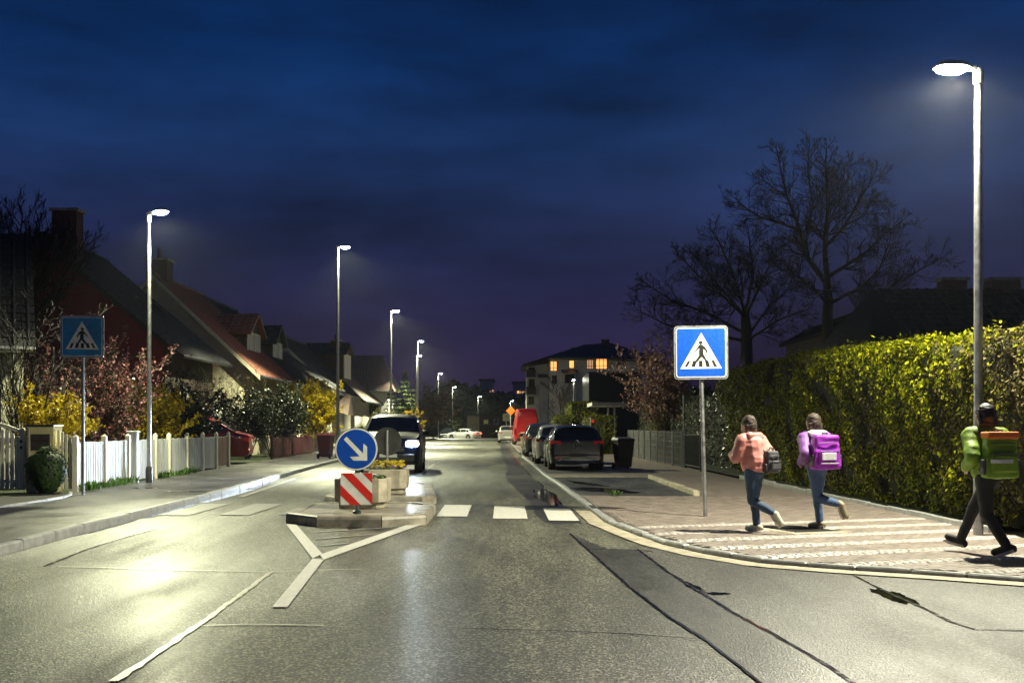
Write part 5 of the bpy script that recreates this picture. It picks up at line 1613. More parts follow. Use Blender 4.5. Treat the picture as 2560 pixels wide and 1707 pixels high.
# big bare tree behind the hedge (limbs traced, depth spread by hand)
def cr(x, y, d): return PD(1560 + x * .4252, 300 + y * .4252, d)
DT = 45.0
bt = thing('bare_tree', 'tall bare spreading tree silhouetted against the evening sky', 'tree', (PD(2070, 0, DT)[0], DT, 0))
trunk = MB().tube([(bt.location[0] + .05, DT, 0), cr(1200, 1400, DT), cr(1195, 1200, DT), cr(1200, 1050, DT), cr(1190, 930, DT)], [.32, .26, .22, .19, .15], 12, False)
build_local(trunk, 'trunk', M['bark'], bt, True)
tw = Twigs(3)
limbs = [([(1190, 960, 0), (1130, 880, .2), (1060, 780, .5), (1040, 650, .8), (1000, 560, 1.0), (960, 450, 1.2), (930, 330, 1.2), (900, 190, 1.0)], .20, .03),
         ([(1195, 940, 0), (1180, 780, -.3), (1185, 650, -.5), (1200, 520, -.8), (1190, 380, -.9), (1185, 250, -1.0), (1190, 170, -1.0)], .20, .03),
         ([(1040, 650, .8), (930, 610, .9), (800, 570, 1.4), (720, 520, 1.6), (640, 450, 1.6)], .11, .025),
         ([(1190, 740, -.4), (1300, 620, -1.2), (1380, 480, -1.6), (1440, 380, -1.8), (1480, 300, -2)], .13, .03),
         ([(1200, 920, 0), (1300, 860, -.8), (1420, 780, -1.6), (1520, 680, -1.8), (1640, 590, -2.0)], .14, .03),
         ([(1210, 1190, 0), (1350, 1140, .6), (1480, 1060, 1.0), (1600, 960, 1.5), (1740, 880, 1.8), (1880, 800, 2)], .16, .03),
         ([(1060, 780, .5), (1090, 600, 1.6), (1110, 480, 2.0), (1080, 300, 2.2), (1090, 160, 2.2)], .12, .03),
         ([(960, 450, 1.2), (880, 400, .6), (810, 345, .2)], .07, .025),
         ([(1300, 620, -1.2), (1420, 560, -.6), (1520, 545, -.2)], .07, .025),
         ([(1185, 650, -.5), (1260, 480, .6), (1290, 330, 1.0), (1320, 240, 1.2)], .09, .025),
         ([(1205, 1100, 0), (1130, 1000, -1.5), (1000, 900, -2.5), (880, 780, -3)], .12, .03),
         ([(1205, 1080, 0), (1400, 980, -2), (1500, 880, -3), (1560, 720, -3.4)], .12, .03)]
for pts, r0, r1 in limbs:
    tw.limb([cr(x, y, DT + dy) for x, y, dy in pts], r0 * .62, r1 * .6, .12, 1.05, 1, 3, 6, up=.05, wob=.18, ratio=.6, ang=.85, rmin=.0065)
build_local(tw.mb, 'crown', M['twig'], bt)

DS = 49.0
st = thing('bare_tree', 'dense low bare tree beside the tall spreading one, above the crossing sign', 'tree', (PD(1560 + 720 * .4252, 0, DS)[0], DS, 0))
build_local(MB().tube([(st.location[0], DS, 0), cr(720, 1450, DS), cr(720, 1250, DS), cr(710, 1130, DS)], [.3, .27, .24, .18], 10, False), 'trunk', M['bark'], st, True)
tw = Twigs(5)
for pts, r0, r1 in [([(720, 1250, 0), (700, 1100, .4), (640, 900, .8), (560, 720, 1.0), (520, 660, 1.0)], .14, .03),
                    ([(715, 1160, 0), (600, 1050, -.8), (450, 930, -1.2), (320, 790, -1.4)], .13, .03),
                    ([(720, 1260, 0), (480, 1130, .8), (280, 1060, 1.2), (110, 950, 1.4)], .13, .03),
                    ([(715, 1140, 0), (760, 900, .6), (740, 740, 1.0), (730, 640, 1.2)], .12, .03),
                    ([(715, 1160, 0), (820, 930, -.8), (900, 760, -1.4)], .12, .03),
                    ([(720, 1300, 0), (450, 1250, -.4), (240, 1200, -.6), (70, 1110, -.8)], .12, .03),
                    ([(720, 1280, 0), (850, 1100, 1), (960, 1000, 1.4), (1000, 900, 1.6)], .10, .03),
                    ([(710, 1150, 0), (520, 930, 1.8), (400, 780, 2.2)], .10, .03),
                    ([(720, 1300, 0), (900, 1180, -1), (1050, 1120, -1.4)], .10, .03)]:
    tw.limb([cr(x, y, DS + dy) for x, y, dy in pts], r0 * .6, r1 * .6, .11, 1.15, 1, 3, 6, up=.03, wob=.2, ratio=.6, ang=.95, rmin=.0065)
build_local(tw.mb, 'crown', M['twig'], st)

# bare trees on the house side
lt = thing('bare_tree', 'bare tree with fine upswept twigs behind the pale olive house', 'tree', (-16.9, 37.6, .1))
tw = Twigs(11)
tr = MB().tube([(-16.9, 37.6, .1), (-16.9, 37.6, 3.0), (-16.8, 37.6, 5.2)], [.25, .22, .18], 10, False)
build_local(tr, 'trunk', M['bark'], lt, True)
for k in range(15):
    a = 2 * math.pi * k / 15 * 2 + .3
    dx, dy = math.cos(a), math.sin(a)
    e = random.Random(k).uniform(.7, 1.1)
    base = Vector((-16.8, 37.6, 3.9 + .09 * k))
    tw.limb([base, base + Vector((dx * .9, dy * .9, 1.1)), base + Vector((dx * 1.8 * e, dy * 1.6 * e, 2.4 * e)), base + Vector((dx * 2.4 * e, dy * 2.2 * e, 3.5 * e))], .09, .02, .13, 1.2, 1, 3, 6, up=.12, wob=.12, ratio=.6, ang=.6, rmin=.007)
build_local(tw.mb, 'crown', M['twig'], lt)
ls = thing('bare_shrub', 'tangled bare shrub with wet twigs behind the garden gate', 'shrub', (-10.75, 25.4, .1))
tw = Twigs(12)
for k in range(16):
    a = random.Random(k * 7).uniform(0, 6.28); q = random.Random(k * 3).uniform(.08, .30)
    tw.branch((-10.75 + .1 * math.cos(a), 24.9 + .1 * math.sin(a), .1), Vector((math.cos(a) * q, math.sin(a) * q, 1)).normalized(), random.Random(k).uniform(2.2, 4.0), .024, 0, 3, 7, up=.05, wob=.10, ratio=.36, ang=.7, rmin=.004)
build_local(tw.mb, 'stems', M['twig'], ls)
apt = thing('bare_tree', 'small bare tree in front of the apartment house', 'tree', (PD(1400, 0, 112)[0], 112, 0))
tw = Twigs(15)
tw.branch((apt.location[0], 112, 0), Vector((0, 0, 1)), 4.6, .12, 0, 3, 7, up=.08, wob=.1, ratio=.6, ang=.7, rmin=.018)
build_local(tw.mb, 'crown', M['twig_brown'], apt)

def shrub(name, label, loc, n, hgt, spread, twigm, flower, fsize, fper, seed, maxlev=2, kids=5, up=.03, cat='shrub', group=None, partname='blossoms', extra=None, low=.25, ratio=.45, asp=.6, stem_r=.016):
    t = thing(name, label, cat, loc, 0, group)
    rg = random.Random(seed)
    tw = Twigs(seed)
    for k in range(n):
        a = rg.uniform(0, 6.283); q = rg.uniform(.05, 1) ** .7 * spread / hgt
        tw.branch((.08 * math.cos(a), .08 * math.sin(a), 0), Vector((math.cos(a) * q, math.sin(a) * q, 1)).normalized(), hgt * rg.uniform(.75, 1.1), stem_r, 0, maxlev, kids, up=up, wob=.12, ratio=ratio, ang=.8, rmin=.004)
    tw.mb.build('stems', twigm, t)
    C = []
    for pts, lev in tw.ends:
        if lev == 0 and maxlev > 0:
            lo = .5
        else: lo = 0
        for i in range(int(fper * (1.6 if lev == 0 else 1))):
            f = (lo + (1 - lo) * rg.random()) * (len(pts) - 1); j = min(len(pts) - 2, int(f))
            q = pts[j].lerp(pts[j + 1], f - j)
            if q.z < low: continue
            C.append((q.x + rg.gauss(0, .03), q.y + rg.gauss(0, .03), q.z + rg.gauss(0, .03)))
    if C: leaves(partname, C, fsize, flower, t, asp, 0, None, seed)
    if extra:
        m2, s2, p2, nm2 = extra
        K = [c for c in C if rg.random() < p2]
        leaves(nm2, np.array(K) + np.random.default_rng(seed).normal(0, .05, (len(K), 3)), s2, m2, t, .6, 0, None, seed + 1)
    return t
FG = 'forsythia bushes in the front gardens'
shrub('forsythia_bush', 'yellow forsythia bush between the gate pillar and the faded sign post', (-10.0, 24.6, .1), 18, 1.7, .60, M['twig_brown'], M['petal_yellow'], .036, 14, 21, group=FG, low=.7)
shrub('forsythia_bush', 'rounded yellow forsythia bush behind the lamp post by the slatted fence', (-9.95, 31.4, .1), 26, 2.1, .95, M['twig_brown'], M['petal_yellow'], .037, 16, 22, group=FG, low=.5)
shrub('forsythia_bush', 'tall bright yellow forsythia behind the dark red pickets', (-10.2, 57.5, .1), 34, 3.0, 1.15, M['twig_brown'], M['petal_yellow'], .05, 30, 23, group=FG, up=.06, low=.6)
shrub('forsythia_bush', 'small yellow forsythia far down by the tall conifer', (-8.5, 92, .1), 18, 2.2, 1.1, M['twig_brown'], M['petal_yellow'], .075, 16, 24, group=FG, low=.5)
shrub('blossom_tree', 'pink flowering garden tree behind the faded crossing sign', (-10.35, 28.2, .1), 26, 2.9, 1.35, M['twig_brown'], M['petal_pink'], .034, 12, 31, 2, 6, .05, 'tree', None, 'blossoms', (M['leaf_dark'], .03, .35, 'leaves'), .6, .42)
shrub('blossom_tree', 'dusky pink blossom tree behind the bright crossing sign', (7.0, 51.5, .1), 20, 4.3, 1.35, M['twig'], M['petal_blush'], .062, 11, 33, 2, 6, .05, 'tree', None, 'blossoms', None, 1.6, .42)
shrub('blossom_tree', 'salmon pink blossom tree down the street between two conifers', (-9.35, 135, .0), 22, 5.9, 2.3, M['twig_brown'], M['petal_blush'], .11, 9, 34, 2, 5, .04, 'tree', None, 'blossoms', None, 1.5, .4)
shrub('laurel_shrub', 'dark glossy shrub between the rounded forsythia and the red saloon', (-10.6, 36.3, .1), 22, 2.3, 1.1, M['twig'], M['leaf_dark'], .05, 14, 41, partname='leaves', low=.1)
shrub('laurel_shrub', 'bare brown bush above the roof of the red saloon car', (-11.3, 38.6, .1), 18, 3.1, 1.2, M['twig_brown'], M['leaf_dark'], .03, 2, 42, partname='leaves', low=.4)
for i, (x, y, h, s_, lab) in enumerate(((-10.75, 46.3, 2.3, 1.3, 'dark shrub with scattered white blossoms beside the red saloon'), (-10.6, 50.2, 2.6, 1.4, 'dark shrub with white blossoms behind the red pickets'), (-10.7, 54.2, 2.5, 1.3, 'white-dotted dark shrub next to the tall bright forsythia'))):
    shrub('flowering_shrub', lab, (x, y, .1), 20, h, s_, M['twig'], M['leaf_dark'], .055, 12, 50 + i, extra=(M['petal_white'], .032, .07, 'blossoms'), partname='leaves', low=.1, group='white-flowered shrubs')
shrub('bare_shrub', 'brown leafless bush rising behind the white-flowered shrubs', (-11.4, 49.3, .1), 20, 3.3, 1.6, M['twig_brown'], M['leaf_thuja_brown'], .03, 4, 60, partname='leaves', low=.5)

# rounded box bush at the pillar
def ball_bush(label, loc, rx, rz, n, size, m, seed, core=True, name='box_bush'):
    t = thing(name, label, 'bush', loc)
    rg = np.random.default_rng(seed)
    d = rg.normal(size=(n, 3)); d /= np.linalg.norm(d, axis=1, keepdims=True)
    w = np.array([mnoise.noise(Vector(q * 2.2) + Vector((seed, 0, 0))) for q in d])
    r = (1 + .22 * w) * rg.uniform(.84, 1.08, n)
    taper = np.where(d[:, 2] < 0, 1 + .28 * d[:, 2], 1)
    C = np.stack([d[:, 0] * r * rx * taper, d[:, 1] * r * rx * taper, rz + d[:, 2] * r * rz], 1)
    leaves('foliage', C, size, m, t, .55, .3, None, seed)
    mb = MB().ball((0, 0, rz), 1, 14, 9, (rx * .80, rx * .80, rz * .82))
    mb.v = [(x * (1 + .28 * min(0, (z - rz) / rz)), y * (1 + .28 * min(0, (z - rz) / rz)), z) for x, y, z in mb.v]
    mb.build('core', M['hedge_core'], t, True)
    return t
ball_bush('clipped round dark green box bush in front of the yellow pillar', (-8.98, 21.95, .115), .36, .43, 5200, .034, M['leaf_box'], 71)
ball_bush('small round olive bush in a front garden before the hip-roofed house', (-10.4, 78, .1), .6, .75, 1200, .05, M['leaf_olive'], 72)

# clipped hedge along the corner
def hedge_block(label, x0, x1, y0, y1, hfun, n, size, mats, seed, name='clipped_hedge', faces='xyt', group=None, wob=.10, under=.0):
    t = thing(name, label, 'hedge', ((x0 + x1) / 2, (y0 + y1) / 2, 0), 0, group)
    ox, oy = (x0 + x1) / 2, (y0 + y1) / 2
    rg = np.random.default_rng(seed)
    hm = max(hfun(y0), hfun(y1))
    areas = {'x': (y1 - y0) * hm, 'y': (x1 - x0) * hm, 't': (x1 - x0) * (y1 - y0), 'X': (y1 - y0) * hm}
    tot = sum(areas[f] for f in faces)
    Cs, Ns = [], []
    for f in faces:
        k = int(n * areas[f] / tot)
        u, v = rg.uniform(0, 1, k), rg.uniform(0, 1, k)
        if f in 'xX':
            y = y0 + (y1 - y0) * u; h = np.array([hfun(q) for q in y]); z = .03 + (h - .03) * v
            wv = np.array([mnoise.noise((seed, a * .9, b * .9)) + .5 * mnoise.noise((seed, a * 2.6, b * 2.2)) for a, b in zip(y, z)])
            inn = np.clip((z - (h - .25)) / .25, 0, 1) ** 2 * .14 + under * np.clip(1 - z / (h * .72), 0, 1)
            s_ = -1 if f == 'x' else 1
            x = (x0 if f == 'x' else x1) + s_ * (wob * wv - inn + rg.uniform(-.10, .03, k))
            Cs.append(np.stack([x, y, z], 1)); Ns.append(np.tile([s_ * 1.0, 0, .35], (k, 1)))
        elif f == 'y':
            x = x0 + (x1 - x0) * u; h = hfun(y0); z = .03 + (h - .03) * v
            wv = np.array([mnoise.noise((a * .9, seed, b * .9)) for a, b in zip(x, z)])
            Cs.append(np.stack([x, y0 - wob * wv - rg.uniform(-.03, .1, k) * -1, z], 1)); Ns.append(np.tile([0, -1.0, .35], (k, 1)))
        else:
            x = x0 + (x1 - x0) * u; y = y0 + (y1 - y0) * v; h = np.array([hfun(q) for q in y])
            wv = np.array([mnoise.noise((a * 1.2, b * 1.2, seed)) for a, b in zip(x, y)])
            edge = np.clip((x0 + .25 - x) / .25, 0, 1) ** 2 * .14
            Cs.append(np.stack([x, y, h + wob * .5 * wv - edge + rg.uniform(-.08, .05, k)], 1)); Ns.append(np.tile([0, 0, 1.0], (k, 1)))
    C = np.concatenate(Cs) - np.array([ox, oy, 0]); N = np.concatenate(Ns)
    out_ = rg.uniform(0, 1, len(C)) < .05
    C[out_] += N[out_] * rg.uniform(.02, .13, (out_.sum(), 1))
    if len(mats) > 1:
        # thin spots where the dark inside shows
        hole = np.array([mnoise.noise((5.7, a * 2.1, b * 1.7)) for a, b in zip(C[:, 1], C[:, 2])])
        keep = hole > -.24 + rg.normal(0, .08, len(C))
        C, N = C[keep], N[keep]
        # browner growth towards the near end
        pn = np.array([mnoise.noise((11.3, a * .8, b * .8)) for a, b in zip(C[:, 1], C[:, 2])])
        pr = np.clip((17.5 - (C[:, 1] + oy)) / 3.5, 0.04, .7) + np.clip(pn - .15, 0, 1) * 1.4
        pick = rg.uniform(0, 1, len(C)) < pr
        leaves('foliage', C[~pick], size, mats[0], t, .5, .8, N[~pick], seed)
        leaves('brown_foliage', C[pick], size * .9, mats[1], t, .55, .5, N[pick], seed + 1)
    else:
        leaves('foliage', C, size, mats[0], t, .5, .8, N, seed)
    V, ny = [], 12
    mb = MB()
    ins = .13
    for i in range(ny + 1):
        y = (y0 + ins) + (y1 - y0 - 2 * ins) * i / ny
        h = hfun(y) - ins
        mb.v += [(x0 + ins + under - ox, y - oy, 0), (x0 + ins - ox + (.05 if under else 0), y - oy, h * .72), (x0 + ins - ox + (.05 if under else 0), y - oy, h - .08), (x0 + ins + .2 - ox, y - oy, h), (x1 - ins - ox, y - oy, h), (x1 - ins - ox, y - oy, 0)]
    for i in range(ny):
        for k in range(5):
            mb.f.append((i * 6 + k, i * 6 + k + 1, i * 6 + k + 7, i * 6 + k + 6)); mb.m.append(0)
    mb.f += [(5, 4, 3, 2, 1, 0), tuple(ny * 6 + k for k in range(6))]; mb.m += [0, 0]
    mb.build('core', M['hedge_core'], t, fix=True)
    return t
hedge_block('tall clipped evergreen hedge behind the pavement, its top bright under the lamp', 6.30, 7.7, 12.9, 34.8, lambda y: float(np.interp(y, [12.9, 14, 20, 26, 35], [2.58, 2.62, 2.86, 3.05, 3.05])), 105000, .036, (M['leaf_thuja'], M['leaf_thuja_brown']), 81, faces='xyt', wob=.22, under=.55)
GH = 'garden hedges beyond the parked cars'
hedge_block('olive garden hedge beyond the black bin, lit patchily', 3.9, 5.3, 57.5, 63.5, lambda y: 1.95, 5200, .055, (M['leaf_olive'],), 82, faces='xyt', group=GH)
hedge_block('squared green hedge block just behind the parked black car', 2.9, 4.1, 78, 84, lambda y: 2.15, 2600, .07, (M['leaf_olive'],), 83, faces='xyt', group=GH)
hedge_block('taller dark hedge below the path lamp', 4.2, 6.2, 82, 90, lambda y: 3.2, 3600, .08, (M['leaf_thuja'],), 84, faces='xyt', group=GH)
hedge_block('square clipped hedge before the hip-roofed house', -13.2, -11.8, 99.5, 101, lambda y: 3.4, 1500, .08, (M['leaf_olive'],), 85, faces='yXt', group=None)
ball_bush('rusty orange bush behind the wire fence', (7.2, 56, .1), .75, 1.0, 1600, .045, M['leaf_thuja_brown'], 86, name='garden_bush')
ball_bush('olive bush at the foot of the garden hedge by the bin', (4.35, 54.5, .1), .55, .5, 1200, .045, M['leaf_olive'], 87, name='garden_bush')

hedge_block('dark unlit hedge inside the garden behind the wire fence', 7.2, 8.6, 36.5, 49, lambda y: 2.6, 5000, .06, (M['leaf_dark'],), 88, faces='xyt', group=GH)
hedge_block('dark hedge running on behind the blossom tree', 8.2, 9.6, 52.5, 74, lambda y: 3.2, 5000, .08, (M['leaf_dark'],), 89, faces='xyt', group=GH)
def conifer(label, loc, h, r, n, size, m, seed, flare=1.0):
    t = thing('conifer', label, 'tree', loc, 0, 'conifers in the gardens')
    MB().tube([(0, 0, 0), (0, 0, h * .95)], [.12, .02], 8).build('trunk', M['bark'], t)
    rg = np.random.default_rng(seed)
    C, N = [], []
    tiers = int(h / .38)
    for k in range(tiers):
        z0 = .3 + (h - .35) * k / tiers
        R_ = r * (1 - k / tiers) ** .8 + .08
        nb = max(5, int(9 * R_ / r + 4))
        for b in range(nb):
            a = rg.uniform(0, 6.283); L = R_ * rg.uniform(.75, 1.12)
            m_ = max(6, int(n / tiers / nb))
            s_ = rg.uniform(.15, 1, m_) ** .7
            x = math.cos(a) * L * s_; y = math.sin(a) * L * s_
            wd = .16 * L * (1.15 - s_)
            C.append(np.stack([x + rg.normal(0, 1, m_) * wd, y + rg.normal(0, 1, m_) * wd, z0 + .28 * L * s_ * flare - .25 * s_ * s_ * L + rg.normal(0, .05, m_)], 1))
            N.append(np.tile([math.cos(a) * .4, math.sin(a) * .4, 1], (m_, 1)))
    leaves('crown', np.concatenate(C), size, m, t, .4, .0, np.concatenate(N), seed)
    return t
conifer('tall bushy conifer beside the street lamps down the road', (-9.3, 99, .1), 6.3, 1.75, 5200, .085, M['leaf_fir'], 91)
conifer('dark conifer half hidden at the corner of the hip-roofed house', (-10.9, 103, .1), 5.0, 1.3, 2800, .085, M['leaf_dark'], 92)
conifer('broad pine with upswept boughs near the far parked cars', (-9.95, 197, -1.75), 7.6, 2.9, 3600, .15, M['leaf_fir'], 93, 1.8)
conifer('slim dark green conifer beyond the wire fence', (7.9, 50.5, .1), 2.8, .75, 2200, .05, M['leaf_thuja'], 94)
shrub('far_bush', 'low yellowish bush at the crest of the street', (PD(1243, 0, 172)[0], 172, -.9), 14, 1.9, 1.3, M['twig_brown'], M['leaf_olive'], .10, 6, 95, low=.1, partname='leaves')

# weeds along the fence foot
def tuft(x, y, z, n, h, seed, label):
    t = thing('weed_tuft', label, 'weeds', (x, y, z), 0, 'weeds along the fence foot')
    rg = np.random.default_rng(seed)
    V, F = [], []
    for k in range(n):
        a, L = rg.uniform(0, 6.28), h * rg.uniform(.5, 1.1)
        bx_, by_ = rg.normal(0, .07), rg.normal(0, .05)
        dx, dy = math.cos(a), math.sin(a); w = .022 * rg.uniform(.7, 1.3); lean = rg.uniform(.2, .8) * L
        i = len(V)
        V += [(bx_, by_, 0), (bx_ + dx * lean * .5 - dy * w, by_ + dy * lean * .5 + dx * w, L * .6), (bx_ + dx * lean, by_ + dy * lean, L), (bx_ + dx * lean * .5 + dy * w, by_ + dy * lean * .5 - dx * w, L * .6)]
        F.append((i, i + 1, i + 2, i + 3))
    link('blades', np_mesh('blades', V, F), M['leaf_green'], t)
i = 0
for y in list(np.linspace(22.75, 25.9, 11)) + list(np.linspace(28.6, 31.6, 9)):
    tuft(xfence(y) + random.uniform(.06, .16), y, .112, random.randint(16, 34), random.uniform(.10, .24), 100 + i, ('bright green weeds at the foot of the slatted fence, before the lamp post' if y < 26.2 else 'low green weeds at the foot of the slatted fence, beyond the lamp post'))
    i += 1
tuft(2.02, 22.55, .04, 30, .12, 140, 'small green weed tuft at the edge of the parking bay')

# far dark wood on the slope
rg = np.random.default_rng(5)
n = 9000
px = rg.uniform(960, 1345, n); d = rg.uniform(330, 410, n)
top = np.interp(px, [960, 1060, 1110, 1170, 1200, 1260, 1345], [1010, 1000, 955, 958, 975, 985, 985]) + 5 * np.sin(px * .21) + 4 * np.sin(px * .093)
py = top + (1085 - top) * rg.uniform(0, 1, n) ** .8
C = np.stack([(px - 1280) / FPX * d, d, CAMH + (HOR - py) / FPX * d], 1)
fw = leaves('far_wood', C, 1.0, M['leaf_dark'], None, .7, 0, None, 9)
tag(fw, 'dark distant woodland closing the end of the street', 'woodland', None, 'stuff')
# ================================================================== people
def bake(mb, name, m, parent, voxel=.011, smooth_it=6, disp=0.0, dscale=8.0, seed=0, zmin=None):
    """fuse overlapping volumes into one continuous surface"""
    me = mb.mesh(name)
    o = bpy.data.objects.new('tmp', me); COL.objects.link(o)
    r_ = o.modifiers.new('r', 'REMESH'); r_.mode = 'VOXEL'; r_.voxel_size = voxel
    s_ = o.modifiers.new('s', 'SMOOTH'); s_.factor = .5; s_.iterations = smooth_it
    dg = bpy.context.evaluated_depsgraph_get()
    out = bpy.data.meshes.new_from_object(o.evaluated_get(dg))
    bpy.data.objects.remove(o)
    if disp:
        nv = len(out.vertices)
        co = np.empty(nv * 3, np.float32); out.vertices.foreach_get('co', co); co = co.reshape(-1, 3)
        no = np.empty(nv * 3, np.float32); out.vertices.foreach_get('normal', no); no = no.reshape(-1, 3)
        w = np.array([mnoise.noise((c[0] * dscale * .7 + seed, c[1] * dscale * .7, c[2] * dscale * 1.6)) for c in co])
        co += no * (w * disp)[:, None]
        out.vertices.foreach_set('co', co.ravel())
    if zmin is not None:
        nv = len(out.vertices)
        co = np.empty(nv * 3, np.float32); out.vertices.foreach_get('co', co); co = co.reshape(-1, 3)
        co[:, 2] = np.where(co[:, 2] < zmin, zmin + (co[:, 2] - zmin) * .12, co[:, 2])
        out.vertices.foreach_set('co', co.ravel())
    out.polygons.foreach_set('use_smooth', [True] * len(out.polygons))
    out.update()
    out.name = name
    out.materials.clear()
    return link(name, out, m, parent)

def person(label, loc, rz, H, pose, jacket, trousers, hair, shoe, hairlen, skin, extras, twist=0.0):
    t = thing('person', label, 'person', loc, rz, 'children running along the pavement')
    k = H / 1.55
    def S(p): return Vector(p) * k
    J0 = {n: S(p) for n, p in pose.items()}
    RT = Matrix.Rotation(R(twist), 3, 'Z')
    J = {n: (p if n.split('_')[0] in ('pelvis', 'hip', 'knee', 'ankle', 'toe') else RT @ p) for n, p in J0.items()}
    b = MB()
    def cap(a, c, r0, r1): b.capsule(J[a], J[c], r0 * k, r1 * k)
    # body
    b.capsule(J['pelvis'], J['chest'], .10 * k, .115 * k)
    b.capsule(J['chest'], J['neck'], .10 * k, .05 * k)
    b.capsule(J['neck'], J['head'], .045 * k, .05 * k)
    hd = J['head']
    b.ball(hd + S((0, .005, .03)), .092 * k, 16, 10, (.86, 1.05, 1.16))
    fw = (J['face'] - hd).normalized()
    side = Vector((fw.y, -fw.x, 0)).normalized()
    b.ball(hd + fw * .072 * k - Vector((0, 0, .035 * k)), .045 * k, 10, 6)        # jaw
    b.capsule(hd + fw * .09 * k + Vector((0, 0, .03 * k)), hd + fw * .112 * k + Vector((0, 0, .004 * k)), .011 * k, .014 * k, 8)  # nose
    for s_ in (-1, 1):
        b.ball(hd + side * s_ * .082 * k + Vector((0, 0, .015 * k)), .024 * k, 8, 6, (.6, .9, 1.3))   # ears
        n = 'r' if s_ > 0 else 'l'
        b.capsule(J['hip_' + n], J['knee_' + n], .075 * k, .052 * k); b.capsule(J['knee_' + n], J['ankle_' + n], .050 * k, .034 * k)
        b.capsule(J['ankle_' + n], J['toe_' + n], .034 * k, .028 * k)
        b.capsule(J['sho_' + n], J['elb_' + n], .045 * k, .036 * k); b.capsule(J['elb_' + n], J['wri_' + n], .036 * k, .025 * k)
        b.capsule(J['chest'], J['sho_' + n], .07 * k, .05 * k)
        # hand: palm, four curled fingers, thumb from the side of the palm
        w, e = J['wri_' + n], J['elb_' + n]
        d = (w - e).normalized()
        up = Vector((0, 0, 1)); sd = d.cross(up)
        sd = sd.normalized() if sd.length > .1 else Vector((1, 0, 0))
        nn = sd.cross(d).normalized()
        pc = w + d * .05 * k
        b.capsule(w, w + d * .045 * k, .024 * k, .030 * k)
        for f, (o_, L) in enumerate(((-.027, .055), (-.009, .066), (.010, .062), (.028, .048))):
            a0 = w + d * .075 * k + nn * o_ * k
            a1 = a0 + (d * .75 - sd * .5 * s_).normalized() * L * .5 * k
            a2 = a1 + (d * .1 - sd * 1.0 * s_).normalized() * L * .5 * k
            b.capsule(a0 - d * .02 * k, a1, .0095 * k, .009 * k, 8); b.capsule(a1, a2, .009 * k, .0075 * k, 8)
        t0 = w + d * .03 * k + nn * .026 * k
        t1 = t0 + (d * .6 + nn * .9 - sd * .3 * s_).normalized() * .032 * k
        b.capsule(t0, t1, .012 * k, .010 * k, 8); b.capsule(t1, t1 + (d * .8 - sd * .5 * s_).normalized() * .026 * k, .010 * k, .008 * k, 8)
    body = bake(b, 'body', skin, t, .0085 * k, 3)
    for s_ in (-1, 1):
        e = MB().ball(hd + fw * .090 * k + side * s_ * .033 * k + Vector((0, 0, .035 * k)), .010 * k, 8, 6).build('eye', M['black'], body, True)
    MB().capsule(hd + fw * .108 * k + side * .02 * k - Vector((0, 0, .038 * k)), hd + fw * .108 * k - side * .02 * k - Vector((0, 0, .038 * k)), .006 * k, .006 * k, 6).build('mouth', M['lip'], body)
    # trousers
    q = MB()
    q.capsule(J['pelvis'] - S((0, 0, .02)), J['pelvis'] + S((0, 0, .10)), .128 * k, .125 * k)
    for n in 'rl':
        q.capsule(J['hip_' + n], J['knee_' + n], .098 * k, .066 * k)
        c = J['knee_' + n].lerp(J['ankle_' + n], .90)
        q.capsule(J['knee_' + n], c, .065 * k, .050 * k)
    bake(q, 'trousers', trousers, t, .011 * k, 5, .007, 9, 3)
    # jacket
    q = MB()
    q.capsule(J['pelvis'] + S((0, 0, .05)), J['chest'], .175 * k, .178 * k)
    q.capsule(J['chest'], J['neck'] - S((0, 0, .03)), .170 * k, .10 * k)
    q.capsule(J['pelvis'] - S((0, 0, .03)), J['pelvis'] + S((0, 0, .1)), .150 * k, .175 * k)
    for n in 'rl':
        q.capsule(J['chest'].lerp(J['neck'], .5), J['sho_' + n], .12 * k, .095 * k)
        q.capsule(J['sho_' + n], J['elb_' + n], .093 * k, .080 * k)
        c = J['elb_' + n].lerp(J['wri_' + n], .93)
        q.capsule(J['elb_' + n], c, .078 * k, .060 * k)
    jk = bake(q, 'jacket', jacket, t, .010 * k, 4, .010, 10, 7, J['pelvis'].z - .03 * k)
    # hair
    q = MB()
    q.ball(hd - fw * .012 * k + S((0, 0, .055)), .100 * k, 16, 10, (.95, 1.03, 1.02))
    q.ball(hd - fw * .045 * k + S((0, 0, .01)), .088 * k, 14, 8, (.95, .9, 1.1))
    for i in range(7):
        o_ = (i - 3) / 3
        a = hd - fw * (.075 - .03 * abs(o_)) * k + side * o_ * .075 * k
        q.capsule(a, a - Vector((0, 0, hairlen * k)) - fw * .02 * k + side * o_ * .01 * k, .032 * k, .020 * k)
    bake(q, 'hair', hair, t, .010 * k, 3, .008, 30, 5)
    # shoes
    for n in 'rl':
        a, c = J['ankle_' + n], J['toe_' + n]
        d = (c - a); d = d.normalized()
        up = Vector((0, 0, 1)); up = (up - d * up.dot(d)).normalized()
        q = MB()
        heel = a - d * .045 * k - up * .022 * k
        q.capsule(heel, a + up * .005 * k, .040 * k, .042 * k)
        q.capsule(heel - up * .008 * k, c - up * .0 * k, .038 * k, .036 * k); q.capsule(a, c, .042 * k, .034 * k)
        sh = bake(q, 'shoe', shoe, t, .009 * k, 3)
        z = MB()
        sd = d.cross(up)
        pr = [(-.06, -.036), (.0, -.040), (.12, -.045), (.185, -.025), (.185, .025), (.12, .045), (.0, .040), (-.06, .036)]
        L = (c - a).length / .15
        vs = [(a + d * x * L * k * .95 + sd * y * k - up * .062 * k) for x, y in pr] + [(a + d * x * L * k * .95 + sd * y * k - up * .036 * k) for x, y in pr]
